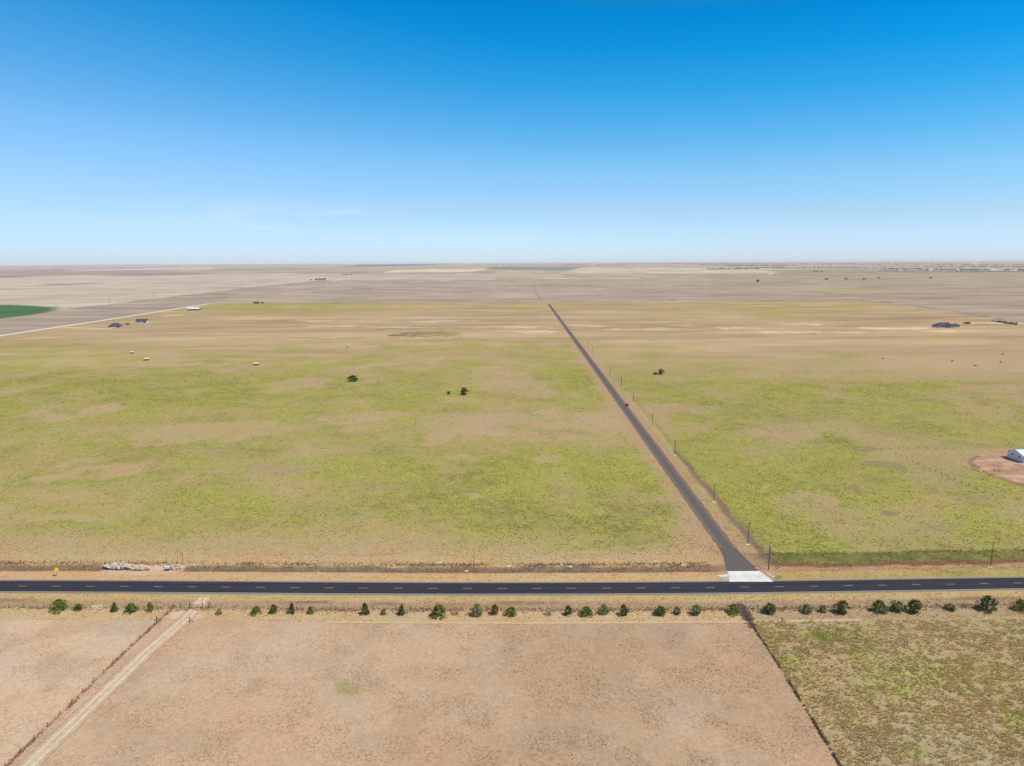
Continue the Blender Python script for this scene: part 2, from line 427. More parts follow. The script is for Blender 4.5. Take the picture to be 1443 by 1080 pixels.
def relief(x, y):
    """height of the plain"""
    x, y = np.asarray(x, float), np.asarray(y, float)
    D = np.hypot(x, y)
    z = sm(9000, 26000, D) * (fbm(x / 9000, y / 7000, 3, 81) - .35) * 110 + sm(9000, 30000, D) * 14
    d = y - road_y(x)
    sx = x - side_x(y)
    open_ = sm(5, 12, np.abs(sx))
    nb = (D_[806.5] + D_[798]) / 2
    z = z - .8 * np.exp(-((d - nb) / 2.6) ** 2) * open_
    z = z - .45 * np.exp(-((d - D_[855] if 855 in D_ else d + 21) / 3.0) ** 2) * 0
    z = z - .6 * np.exp(-((sx - 12) / 2.2) ** 2) * (d > D_[797]) * (y < 600)
    roll = (fbm(x / 35, y / 35, 3, 91) - .5) * .9
    z = z + roll * sm(14, 40, np.abs(d)) * sm(10, 30, np.abs(sx)) * (y < 1000)
    return z


# ------------------------------------------------------------------ node helpers
def mat(name):
    m = bpy.data.materials.new(name)
    m.use_nodes = True
    nt = m.node_tree
    b = nt.nodes['Principled BSDF']
    return m, nt, b


def N(nt, t, **kw):
    n = nt.nodes.new(t)
    for k, v in kw.items():
        setattr(n, k, v)
    return n


def math_(nt, op, a, b=None, clamp=False):
    n = N(nt, 'ShaderNodeMath', operation=op, use_clamp=clamp)
    for i, v in enumerate((a, b)):
        if v is None:
            continue
        if isinstance(v, (int, float)):
            n.inputs[i].default_value = v
        else:
            nt.links.new(v, n.inputs[i])
    return n.outputs[0]


def mix_(nt, fac, a, b, mode='MIX'):
    n = N(nt, 'ShaderNodeMix', data_type='RGBA', blend_type=mode)
    for i, v in ((0, fac), (6, a), (7, b)):
        if isinstance(v, (int, float)):
            n.inputs[i].default_value = v
        elif isinstance(v, (tuple, list, np.ndarray)):
            n.inputs[i].default_value = (*[float(q) for q in v[:3]], 1)
        else:
            nt.links.new(v, n.inputs[i])
    return n.outputs[2]


def noise_(nt, vec, scale, detail=2.0, rough=.5, seed=0.0):
    n = N(nt, 'ShaderNodeTexNoise', noise_dimensions='4D')
    nt.links.new(vec, n.inputs['Vector'])
    n.inputs['W'].default_value = seed
    n.inputs['Scale'].default_value = scale
    n.inputs['Detail'].default_value = detail
    n.inputs['Roughness'].default_value = rough
    return n.outputs['Fac']


def ramp_(nt, fac, lo, hi, a=0.0, b=1.0, smooth=True):
    n = N(nt, 'ShaderNodeMapRange', interpolation_type='SMOOTHSTEP' if smooth else 'LINEAR')
    nt.links.new(fac, n.inputs[0])
    for i, v in zip((1, 2, 3, 4), (lo, hi, a, b)):
        n.inputs[i].default_value = v
    return n.outputs[0]


def pos_(nt, local=False):
    return N(nt, 'ShaderNodeTexCoord').outputs['Object'] if local else N(nt, 'ShaderNodeNewGeometry').outputs['Position']


def attr_(nt, name, out='Color'):
    n = N(nt, 'ShaderNodeAttribute', attribute_name=name)
    return n.outputs[out]


def rough_mat(name, col, var=.12, scale=2.0, rough=.9, metallic=0.0, local=True, spec=.2, col2=None):
    m, nt, b = mat(name)
    p = pos_(nt, local)
    f = noise_(nt, p, scale, 5, .6)
    col = np.asarray(col, float)
    lo = col * (1 - var) if col2 is None else np.asarray(col2, float)
    nt.links.new(mix_(nt, ramp_(nt, f, .3, .7), lo, col * (1 + var)), b.inputs['Base Color'])
    b.inputs['Roughness'].default_value = rough
    b.inputs['Metallic'].default_value = metallic
    b.inputs['Specular IOR Level'].default_value = spec
    return m


def foliage_mat(name):
    m, nt, b = mat(name)
    c = attr_(nt, 'tint')
    nt.links.new(c, b.inputs['Base Color'])
    b.inputs['Roughness'].default_value = .8
    b.inputs['Specular IOR Level'].default_value = .15
    return m


# ------------------------------------------------------------------ object helpers
def obj(name, verts, faces, m=None, parent=None, smooth=False, tint=None):
    me = bpy.data.meshes.new(name)
    me.from_pydata([tuple(map(float, v)) for v in verts], [], faces)
    if m is not None:
        for q in (m if isinstance(m, (list, tuple)) else [m]):
            me.materials.append(q)
    if smooth:
        me.polygons.foreach_set('use_smooth', [True] * len(me.polygons))
    if tint is not None:
        at = me.attributes.new('tint', 'FLOAT_COLOR', 'POINT')
        at.data.foreach_set('color', np.concatenate([tint, np.ones((len(tint), 1))], 1).astype(np.float32).ravel())
    me.update()
    o = bpy.data.objects.new(name, me)
    COL.objects.link(o)
    if parent is not None:
        o.parent = parent
    return o


def big(name, V, Fa, m, n=3, tint=None):
    """mesh from arrays: V (k,3), Fa (j,n)"""
    me = bpy.data.meshes.new(name)
    me.vertices.add(len(V))
    me.vertices.foreach_set('co', np.asarray(V, np.float32).ravel())
    me.loops.add(Fa.size)
    me.loops.foreach_set('vertex_index', Fa.astype(np.int32).ravel())
    me.polygons.add(len(Fa))
    me.polygons.foreach_set('loop_start', np.arange(0, Fa.size, n, dtype=np.int32))
    me.polygons.foreach_set('loop_total', np.full(len(Fa), n, np.int32))
    me.materials.append(m)
    if tint is not None:
        at = me.attributes.new('tint', 'FLOAT_COLOR', 'POINT')
        at.data.foreach_set('color', np.concatenate([tint, np.ones((len(tint), 1))], 1).astype(np.float32).ravel())
    me.update()
    me.validate()
    o = bpy.data.objects.new(name, me)
    COL.objects.link(o)
    return o


def empty(name, loc, rz=0.0, label=None, cat=None, group=None):
    o = bpy.data.objects.new(name, None)
    COL.objects.link(o)
    o.location = (float(loc[0]), float(loc[1]), float(loc[2]) if len(loc) > 2 else float(relief(loc[0], loc[1])))
    o.rotation_euler = (0, 0, rz)
    o.empty_display_size = .5
    return tag(o, label, cat, group)


def tag(o, label=None, cat=None, group=None, kind=None):
    for k, v in (('label', label), ('category', cat), ('group', group), ('kind', kind)):
        if v:
            o[k] = v
    return o


def dup(root, loc, rz=0.0, scale=(1, 1, 1), label=None, group=None):
    r = root.copy()
    COL.objects.link(r)
    r.location = (float(loc[0]), float(loc[1]), float(loc[2]) if len(loc) > 2 else float(relief(loc[0], loc[1])))
    r.rotation_euler = (0, 0, rz)
    r.scale = scale
    if label:
        r['label'] = label
    if group:
        r['group'] = group
    for ch in list(root.children):
        c = ch.copy()
        COL.objects.link(c)
        c.parent = r
        for gch in ch.children:
            g = gch.copy()
            COL.objects.link(g)
            g.parent = c
    return r


class MB:
    def __init__(s):
        s.v, s.f = [], []

    def add(s, v, f):
        k = len(s.v)
        s.v += [tuple(q) for q in v]
        s.f += [tuple(i + k for i in q) for q in f]
        return s

    def box(s, c, d, rz=0.0):
        hx, hy, hz = d[0] / 2, d[1] / 2, d[2] / 2
        co, si = math.cos(rz), math.sin(rz)
        v = []
        for z in (-hz, hz):
            for x, y in ((-hx, -hy), (hx, -hy), (hx, hy), (-hx, hy)):
                v.append((c[0] + x * co - y * si, c[1] + x * si + y * co, c[2] + z))
        return s.add(v, [(3, 2, 1, 0), (4, 5, 6, 7), (0, 1, 5, 4), (1, 2, 6, 5), (2, 3, 7, 6), (3, 0, 4, 7)])

    def tube(s, a, b, ra, rb=None, n=8):
        rb = ra if rb is None else rb
        a, b = Vector(a), Vector(b)
        d = (b - a).normalized()
        t = Vector((0, 0, 1)) if abs(d.z) < .9 else Vector((1, 0, 0))
        e1 = d.cross(t).normalized()
        e2 = d.cross(e1)
        v = []
        for p, r in ((a, ra), (b, rb)):
            for i in range(n):
                q = 2 * math.pi * i / n
                v.append(p + (e1 * math.cos(q) + e2 * math.sin(q)) * r)
        f = [(i, (i + 1) % n, n + (i + 1) % n, n + i) for i in range(n)]
        f += [tuple(range(n))[::-1], tuple(range(n, 2 * n))]
        return s.add(v, f)

    def build(s, name, m, parent=None, smooth=False):
        return obj(name, s.v, s.f, m, parent, smooth)


# ------------------------------------------------------------------ ground
def axis(lo, hi, step, grow, end_lo, end_hi):
    mid = np.arange(lo, hi + step * .5, step)
    up, p, s = [], hi, step
    while p < end_hi:
        s *= grow
        p += s
        up.append(p)
    dn, p, s = [], lo, step
    while p > end_lo:
        s *= grow
        p -= s
        dn.append(p)
    return np.concatenate([np.array(dn[::-1]), mid, np.array(up)])


xs = axis(-235, 255, 1.0, 1.02, -42000, 42000)
ys = np.concatenate([axis(138, 300, .8, 1.05, -900, 138)[:], ])
ys = ys[ys <= 300.01]
p, up = ys[-1], []
while p < 40000:
    p += max(.8, p * p / (H * F) * .7) if p < 9000 else 400
    up.append(p)
ys = np.concatenate([ys, up])
gx, gy = np.meshgrid(xs, ys)
gx, gy = gx.ravel(), gy.ravel()
gz = relief(gx, gy)
dry, green, dark, clump = surface(gx, gy)
nx, ny = len(xs), len(ys)
ii = (np.arange(ny - 1)[:, None] * nx + np.arange(nx - 1)[None, :]).ravel()
quads = np.stack([ii, ii + 1, ii + nx + 1, ii + nx], 1)

gm, nt, b = mat('ground')
P = pos_(nt)
# distance-free, world-scale texture: grass tufts, clumps, patches
nA = noise_(nt, P, .035, 6, .62, 1.0)
nB = noise_(nt, P, .22, 5, .62, 2.0)
nC = noise_(nt, P, 1.1, 3, .6, 3.0)
nD = noise_(nt, P, .012, 4, .55, 4.0)
nE = noise_(nt, P, .5, 4, .65, 6.0)
gatt = attr_(nt, 'green', 'Fac')
datt = attr_(nt, 'dark', 'Fac')
catt = attr_(nt, 'clump', 'Fac')
gsum = math_(nt, 'ADD', gatt, math_(nt, 'MULTIPLY', math_(nt, 'SUBTRACT', nA, .5), .95))
gsum = math_(nt, 'ADD', gsum, math_(nt, 'MULTIPLY', math_(nt, 'SUBTRACT', nB, .5), .75))
gsum = math_(nt, 'ADD', gsum, math_(nt, 'MULTIPLY', math_(nt, 'SUBTRACT', nC, .5), .6))
gfac = math_(nt, 'MULTIPLY', ramp_(nt, gsum, .22, .86), .88)
gcol = mix_(nt, ramp_(nt, nB, .35, .65), alb(142, 142, 74), alb(172, 163, 83))
gcol = mix_(nt, ramp_(nt, nD, .35, .65), gcol, mix_(nt, ramp_(nt, nC, .35, .65), alb(150, 150, 68), alb(174, 170, 80)))
gcol = mix_(nt, math_(nt, 'MULTIPLY', datt, .85), gcol, mix_(nt, ramp_(nt, nB, .4, .62), alb(98, 100, 58), alb(134, 124, 80)))
dcol = attr_(nt, 'dry')
hue = mix_(nt, ramp_(nt, nA, .35, .65), (1.05, .985, .93), (.95, 1.0, 1.03))
dcol = mix_(nt, 1.0, dcol, hue, 'MULTIPLY')
col = mix_(nt, gfac, dcol, gcol)
val = math_(nt, 'ADD', math_(nt, 'MULTIPLY', math_(nt, 'SUBTRACT', nC, .5), 1.05), math_(nt, 'MULTIPLY', math_(nt, 'SUBTRACT', nE, .5), .55))
val = math_(nt, 'ADD', math_(nt, 'MULTIPLY', val, math_(nt, 'ADD', math_(nt, 'MULTIPLY', catt, .8), .45)), 1.0)
val = math_(nt, 'ADD', val, math_(nt, 'MULTIPLY', math_(nt, 'MULTIPLY', math_(nt, 'SUBTRACT', nB, .5), gfac), .45))
val = math_(nt, 'ADD', val, math_(nt, 'MULTIPLY', math_(nt, 'SUBTRACT', nA, .5), .25))
cv = N(nt, 'ShaderNodeCombineColor')
for i in range(3):
    nt.links.new(val, cv.inputs[i])
col = mix_(nt, 1.0, col, cv.outputs[0], 'MULTIPLY')
nt.links.new(col, b.inputs['Base Color'])
b.inputs['Roughness'].default_value = 1.0
b.inputs['Specular IOR Level'].default_value = 0.0
bm_ = N(nt, 'ShaderNodeBump')
bm_.inputs['Distance'].default_value = .5
nt.links.new(math_(nt, 'MULTIPLY', catt, .5), bm_.inputs['Strength'])
nt.links.new(math_(nt, 'ADD', nC, math_(nt, 'MULTIPLY', nE, 1.2)), bm_.inputs['Height'])
nt.links.new(bm_.outputs[0], b.inputs['Normal'])

ground = big('ground', np.stack([gx, gy, gz], 1), quads, gm, 4)
me = ground.data
at = me.attributes.new('dry', 'FLOAT_COLOR', 'POINT')
at.data.foreach_set('color', np.concatenate([dry, np.ones((len(dry), 1))], 1).astype(np.float32).ravel())
for nm, arr in (('green', green), ('dark', dark), ('clump', clump)):
    at = me.attributes.new(nm, 'FLOAT', 'POINT')
    at.data.foreach_set('value', arr.astype(np.float32))
me.polygons.foreach_set('use_smooth', np.ones(len(quads), bool))
tag(ground, kind='structure')
print('ground verts', len(gx))

# ------------------------------------------------------------------ grass
GRASS, nt, b = mat('grass_blades')
nt.nodes.remove(b)
_c = attr_(nt, 'tint')
_up = N(nt, 'ShaderNodeCombineXYZ')
_up.inputs[2].default_value = 1.0
_d, _t, _a = N(nt, 'ShaderNodeBsdfDiffuse'), N(nt, 'ShaderNodeBsdfTranslucent'), N(nt, 'ShaderNodeAddShader')
nt.links.new(_c, _d.inputs['Color']); nt.links.new(_c, _t.inputs['Color'])
nt.links.new(_d.outputs[0], _a.inputs[0]); nt.links.new(_t.outputs[0], _a.inputs[1])
nt.links.new(_a.outputs[0], nt.nodes['Material Output'].inputs['Surface'])


def tufts(name, x, y, h, w, col, blades=5, lean=.6, z=None):
    n = len(x)
    z = relief(x, y) if z is None else z
    a = rng.uniform(0, 2 * math.pi, (n, 1)) + np.arange(blades)[None, :] * (2 * math.pi / blades) + rng.uniform(-.4, .4, (n, blades))
    hh = (h * rng.uniform(.6, 1.25, n))[:, None] * rng.uniform(.6, 1.1, (n, blades))
    ww = (w * rng.uniform(.6, 1.25, n))[:, None] * np.ones((1, blades))
    ca, sa = np.cos(a), np.sin(a)
    bx, by = x[:, None] + ca * ww * .12, y[:, None] + sa * ww * .12
    half = ww * .34
    zz = z[:, None] - .03
    p0 = np.stack([bx - sa * half, by + ca * half, zz + 0 * bx], -1)
    p1 = np.stack([bx + sa * half, by - ca * half, zz + 0 * bx], -1)
    p2 = np.stack([bx + ca * ww * lean, by + sa * ww * lean, zz + hh], -1)
    V = np.stack([p0, p1, p2], 2).reshape(-1, 3)
    Fa = np.arange(len(V)).reshape(-1, 3)
    c = .86 * np.repeat(col, blades, 0) * rng.uniform(.82, 1.12, (n * blades, 1))
    T = np.repeat(c, 3, 0)
    o = big(name, V, Fa, GRASS, 3, T)
    return tag(o, kind='stuff')


def green_mix(x, y, bias=0.0):
    dry, g, dk, cl = surface(x, y)
    f = sm(.3, .8, g + bias + rng.uniform(-.3, .3, len(x)))[:, None]
    u = rng.uniform(0, 1, (len(x), 1))
    gc = alb(136, 136, 68) * (1 - u) + alb(180, 172, 88) * u
    gc = gc * (1 - .75 * dk[:, None]) + alb(102, 112, 62) * .75 * dk[:, None]
    return dry * (1 - f) + gc * f, g, dk, cl


def field_points(n, px0, px1, py0, py1, power=1.0):
    """uniform over the ground inside a rectangle around that stretch of the view"""
    c = np.array([G(px0, py0), G(px1, py0), G(px0, py1), G(px1, py1)])
    ylo, yhi = c[:, 1].min(), c[:, 1].max()
    y = ylo + (yhi - ylo) * rng.uniform(0, 1, n) ** power
    sl0, sl1 = (px0 - 721.5) / F * 1.02, (px1 - 721.5) / F * 1.02
    dep = y * math.cos(PITCH) + H * math.sin(PITCH)
    x = dep * (sl0 + (sl1 - sl0) * rng.uniform(0, 1, n))
    return x, y


def keep_clear(x, y):
    d = y - road_y(x)
    sx = x - side_x(y)
    k = (np.abs(d) > 6.2) & ~((np.abs(sx) < 4.2) & (d > 0)) & ~((np.abs(sx - 1) < 12) & (d > 0) & (d < 24))
    k &= seg_dist(x, y, TRACK) > 2.3
    k &= ~in_poly(x, y, PAD) & ~in_poly(x, y, HEAP)
    return k


x, y = field_points(150000, -60, 1500, 1100, 880)
fe = np.interp(y, [p[1] for p in FENCE_E[::-1]], [p[0] for p in FENCE_E[::-1]])
k = keep_clear(x, y) & (x > fe + .5)
x1, y1 = x[k], y[k]
pk = sm(.2, .6, fbm(x1 / 2.2, y1 / 2.2, 2, 101)) * (.45 + .55 * sm(.35, .6, fbm(x1 / 14, y1 / 14, 3, 102))) > rng.uniform(.0, 1.15, len(x1))
x1, y1 = x1[pk], y1[pk]
c, g, dk, cl = green_mix(x1, y1, .05)
c = c * rng.choice([.95, 1.12, 1.28], (len(x1), 1), p=[.25, .45, .3])
c = c * .8 + alb(166, 148, 112) * .2
tufts('bunch_grass', x1, y1, .5, .5, c, 6, .5)
k = keep_clear(x, y) & (x < fe - .5)
x2, y2 = x[k][:60000], y[k][:60000]
pk = sm(.35, .7, fbm(x2 / 7, y2 / 7, 3, 103)) > rng.uniform(0, 1.1, len(x2))
x2, y2 = x2[pk], y2[pk]
c, g, dk, cl = green_mix(x2, y2)
c = c * rng.choice([.55, .78, .98], (len(x2), 1), p=[.3, .35, .35]) * np.array([.97, 1.0, 1.0])
tufts('dry_grass', x2, y2, .2, .28, c, 4, .6)
x, y = field_points(190000, -60, 1500, 800, 525, 1.5)
k = keep_clear(x, y) & (y - road_y(x) > D_[783] - 1)
x, y = x[k], y[k]
c, g, dk, cl = green_mix(x, y)
pk = (.12 + .75 * np.clip(g, 0, 1)) * sm(.3, .6, fbm(x / 4, y / 4, 2, 105)) > rng.uniform(0, 1, len(x))
x, y, c = x[pk], y[pk], c[pk]
tufts('pasture_grass', x, y, .34, .55 * (1 + sm(350, 700, y) * .8), c * rng.choice([.72, .95, 1.12], (len(x), 1)), 5, .6)
# rough weeds of the ditches and verges
x = rng.uniform(-235, 255, 60000)
d = rng.uniform(D_[877], D_[783] + 2, 60000)
y = road_y(x) + d
k = keep_clear(x, y)
x, y, d = x[k], y[k], d[k]
c, g, dk, cl = green_mix(x, y)
pk = (.25 + .6 * cl) * sm(.3, .62, fbm(x / 5, y / 2.5, 2, 107)) > rng.uniform(0, 1, len(x))
x, y, c = x[pk], y[pk], c[pk]
tufts('verge_weeds', x, y, .3, .42, c * rng.choice([.75, .95, 1.1], (len(x), 1)), 5, .5)


def along(pts, n, spread):
    pts = np.array(pts)
    L = np.hypot(*np.diff(pts, axis=0).T)
    cum = np.concatenate([[0], np.cumsum(L)])
    s = rng.uniform(0, cum[-1], n)
    xx, yy = np.interp(s, cum, pts[:, 0]), np.interp(s, cum, pts[:, 1])
    return xx + rng.normal(0, spread, n), yy + rng.normal(0, spread, n), s


def weeds(name, pts, n, spread, h, w, c1, c2, dens=6.0):
    x, y, s = along(pts, n, spread)
    k = fbm(s / dens, s * 0, 3, 111) > rng.uniform(.15, .75, n)
    x, y = x[k], y[k]
    t = rng.uniform(0, 1, (len(x), 1))
    return tufts(name, x, y, h, w, alb(*c1) * (1 - t) + alb(*c2) * t, 6, .45)


weeds('fence_weeds', FENCE_E, 1500, .14, .5, .4, (100, 86, 62), (140, 122, 90), 2.5)
weeds('fence_weeds', FENCE_W, 2000, .3, .3, .36, (140, 110, 86), (190, 154, 124), 3.0)
weeds('fence_weeds', [G(1042, 852), G(1052, 868), G(1062, 884)], 1000, .8, .4, .5, (118, 102, 90), (156, 138, 122))
FS = [(x, road_y(x) + D_[849] - 5.5) for x in np.linspace(-225, 250, 60)]
weeds('fence_weeds', FS, 6500, 1.0, .35, .45, (128, 102, 86), (172, 144, 114), 7.0)
FN = [(x, road_y(x) + D_[798] + 1.2) for x in np.linspace(-235, side_x(280) - 12, 50)]
weeds('fence_weeds', FN, 5200, .8, .35, .42, (118, 96, 74), (170, 142, 104), 9.0)

# ------------------------------------------------------------------ roads
def strip(name, pts, half, z, m, parent=None, kind=None, step=None, ragged=0.0):
    pts = np.array(pts, float)
    if step:
        L = np.concatenate([[0], np.cumsum(np.hypot(*np.diff(pts, axis=0).T))])
        s = np.arange(0, L[-1], step)
        pts = np.stack([np.interp(s, L, pts[:, 0]), np.interp(s, L, pts[:, 1])], 1)
    t = np.gradient(pts, axis=0)
    t /= np.linalg.norm(t, axis=1)[:, None]
    nrm = np.stack([-t[:, 1], t[:, 0]], 1)
    lo, hi = half if isinstance(half, tuple) else (-half, half)
    q = len(pts)
    j1, j2 = rng.uniform(-ragged, ragged, (q, 1)), rng.uniform(-ragged, ragged, (q, 1))
    a, b = pts + nrm * (lo + j1), pts + nrm * (hi + j2)
    zz = z(pts) if callable(z) else np.full(q, z)
    V = np.concatenate([np.c_[a, zz], np.c_[b, zz]])
    i = np.arange(q - 1)
    Fa = np.stack([i, i + 1, i + 1 + q, i + q], 1)
    o = big(name, V, Fa, m, 4)
    uvl = o.data.uv_layers.new(name='uv')
    L = np.concatenate([[0], np.cumsum(np.hypot(*np.diff(pts, axis=0).T))])
    U = np.concatenate([np.c_[L, np.full(q, lo)], np.c_[L, np.full(q, hi)]])
    uvl.data.foreach_set('uv', U[Fa.ravel()].astype(np.float32).ravel())
    if parent is not None:
        o.parent = parent
    if kind:
        o['kind'] = kind
    return o


def track_mat(name, c_mid, c_edge, half, fade, rut=None, grain=1.5, spots=.5, alpha=True):
    """a worn strip; v runs across in metres, its ragged edge gives way to the grass"""
    m, nt, b = mat(name)
    uvn = N(nt, 'ShaderNodeUVMap', uv_map='uv')
    sp = N(nt, 'ShaderNodeSeparateXYZ')
    nt.links.new(uvn.outputs[0], sp.inputs[0])
    P = pos_(nt)
    n1, n2 = noise_(nt, P, .25, 4, .6, 7.), noise_(nt, P, grain, 4, .65, 8.)
    av = math_(nt, 'ABSOLUTE', sp.outputs[1])
    avn = math_(nt, 'ADD', av, math_(nt, 'MULTIPLY', math_(nt, 'SUBTRACT', n1, .5), fade * 1.2))
    avn = math_(nt, 'ADD', avn, math_(nt, 'MULTIPLY', math_(nt, 'SUBTRACT', n2, .5), fade * 1.0))
    col = mix_(nt, ramp_(nt, avn, half - fade * 2, half), c_mid, c_edge)
    if rut:
        pos, wd, c = rut
        r = math_(nt, 'ABSOLUTE', math_(nt, 'SUBTRACT', av, pos))
        r = math_(nt, 'ADD', r, math_(nt, 'MULTIPLY', math_(nt, 'SUBTRACT', n2, .5), wd * 1.2))
        r = math_(nt, 'ADD', r, math_(nt, 'MULTIPLY', math_(nt, 'SUBTRACT', n1, .5), wd * 1.2))
        col = mix_(nt, ramp_(nt, r, wd, wd * .3, 0, .9), col, c)
    v = ramp_(nt, n2, .25, .75, 1 - spots * .3, 1 + spots * .3)
    cv = N(nt, 'ShaderNodeCombineColor')
    for i in range(3):
        nt.links.new(v, cv.inputs[i])
    nt.links.new(mix_(nt, 1., col, cv.outputs[0], 'MULTIPLY'), b.inputs['Base Color'])
    b.inputs['Roughness'].default_value = .95
    b.inputs['Specular IOR Level'].default_value = .1
    if alpha:
        nt.links.new(ramp_(nt, avn, half + fade * .25, half - fade * .25), b.inputs['Alpha'])
    return m


hx = np.arange(-520, 560, 2.0)
hpts = np.stack([hx, road_y(hx)], 1)
# highway asphalt: two lanes, smoother grey wheel paths, worn paler shoulders
hm, nt, b = mat('highway_asphalt')
uvn = N(nt, 'ShaderNodeUVMap', uv_map='uv')
sp = N(nt, 'ShaderNodeSeparateXYZ')
nt.links.new(uvn.outputs[0], sp.inputs[0])
mp = N(nt, 'ShaderNodeMapping')
mp.inputs['Scale'].default_value = (.012, .9, 1)
nt.links.new(uvn.outputs[0], mp.inputs[0])
st = noise_(nt, mp.outputs[0], 1.6, 4, .55, 9.)
P = pos_(nt)
fine = noise_(nt, P, 2.2, 4, .6, 10.)
av = math_(nt, 'ABSOLUTE', sp.outputs[1])
lane = math_(nt, 'ABSOLUTE', math_(nt, 'SUBTRACT', av, 1.85))
wheel = math_(nt, 'ABSOLUTE', math_(nt, 'SUBTRACT', lane, .85))
base = mix_(nt, ramp_(nt, wheel, .15, .55), alb(66, 64, 72), alb(40, 39, 50))
base = mix_(nt, ramp_(nt, av, .55, .15, 0, .3), base, alb(80, 76, 78))
base = mix_(nt, ramp_(nt, st, .42, .66, 0, .55), base, alb(72, 69, 76))
base = mix_(nt, ramp_(nt, math_(nt, 'ADD', av, math_(nt, 'MULTIPLY', fine, .3)), 4.5, 4.75), base, alb(142, 136, 128))
v = ramp_(nt, fine, .3, .7, .85, 1.15)
cv = N(nt, 'ShaderNodeCombineColor')
for i in range(3):
    nt.links.new(v, cv.inputs[i])
nt.links.new(mix_(nt, 1., base, cv.outputs[0], 'MULTIPLY'), b.inputs['Base Color'])
b.inputs['Roughness'].default_value = .85
b.inputs['Specular IOR Level'].default_value = .2
HW = 4.35
highway = strip('highway', hpts, HW + .85, .035, hm, kind='structure')
yel = rough_mat('yellow_paint', alb(214, 176, 100), .15, 1.5, .8, local=False)
wht = rough_mat('white_paint', alb(205, 203, 198), .14, 1.2, .8, local=False)
x0 = G(805.4, 829.2)[0]
mbd = MB()
sx_ = x0 - 12.19 * 40
while sx_ < 480:
    xa, xb = sx_ - 1.6, sx_ + 1.6
    ya, yb = float(road_y(xa)), float(road_y(xb))
    mbd.add([(xa, ya - .1, .06), (xb, yb - .1, .06), (xb, yb + .1, .06), (xa, ya + .1, .06)], [(0, 1, 2, 3)])
    sx_ += 12.19
mbd.build('center_line', yel, highway)
for s in (-1, 1):
    strip('edge_line', hpts, (s * (HW - .1) - (.1 if s < 0 else .06), s * (HW - .1) + (.1 if s < 0 else .06)), .06, wht, highway)

sm_ = track_mat('side_road_asphalt', alb(108, 98, 95), alb(132, 118, 102), 3.4, 1.4, grain=1.2, spots=.45)
dvec = (SR1 - SR0) / np.linalg.norm(SR1 - SR0)
strip('side_road', [SR0 - dvec * 4, SR1], 4.3, .03, sm_, kind='structure', step=6)
# flare of the side road where it meets the concrete
fl = [G(a, b) for a, b in [(1025, 806.3), (1069.5, 805.8), (1061, 797), (1049, 785), (1037, 773), (1013, 772), (1019.5, 785), (1022, 797)]]
fm = rough_mat('junction_asphalt', alb(108, 98, 95), .13, 1.2, .95, local=False)
obj('side_road', [(p[0], p[1], .036) for p in fl], [tuple(range(8))], fm)['kind'] = 'structure'
gvm = track_mat('gravel', alb(240, 224, 198), alb(214, 196, 168), 6.5, 1.2, grain=.6)
strip('gravel_road', GRAVEL, 8.0, .15, gvm, kind='structure', step=15)
strip('driveway', [G(88, 462.2), G(120, 462.8), G(150, 463.6), G(168, 461)], 4.0, .16, gvm, kind='structure', step=10)
strip('gravel_road', [G(1425, 456), G(1500, 456.8)], 6.0, .15, gvm, kind='structure', step=15)
dtm = track_mat('dirt', alb(210, 184, 152), alb(204, 173, 142), 2.55, 1.3, rut=(1.0, .45, alb(226, 208, 176)), grain=.9, spots=.7)
strip('dirt_track', TRACK, 3.7, lambda p: relief(p[:, 0], p[:, 1]) + .05, dtm, kind='structure', step=1.0)
mow = track_mat('mown_path', alb(216, 190, 146), alb(205, 176, 136), .8, .6, grain=1.0, spots=.4)
xx = np.arange(-60, 112, 1.0)
strip('mown_path', np.stack([xx, road_y(xx) + D_[877] - .2], 1), 1.3, lambda p: relief(p[:, 0], p[:, 1]) + .05, mow, kind='structure')

# concrete apron with a slab edge, and the culvert wings
conc = rough_mat('concrete', alb(242, 238, 232), .05, .25, .8, local=False, col2=alb(222, 214, 206))
dconc = rough_mat('old_concrete', alb(205, 190, 178), .14, 1.2, .9, local=False, col2=alb(160, 145, 134))
ap = [G(a, b) for a, b in [(1027.5, 820.2), (1090, 820.3), (1084, 815), (1077, 810), (1069.5, 805.2), (1024.5, 805.6), (1028, 811)]]
n = len(ap)
V = [(p[0], p[1], .1) for p in ap] + [(p[0], p[1], -.3) for p in ap]
apron = obj('driveway_apron', V, [tuple(range(n))] + [(i, n + i, n + (i + 1) % n, (i + 1) % n) for i in range(n)], conc)
apron['kind'] = 'structure'


def slab(px4, zt, zb):
    p = [G(a, b) for a, b in px4]
    return [(q[0], q[1], z) for q, z in zip(p, zt)] + [(q[0], q[1], zb) for q in p], [(0, 1, 2, 3), (7, 6, 5, 4), (0, 4, 5, 1), (1, 5, 6, 2), (2, 6, 7, 3), (3, 7, 4, 0)]


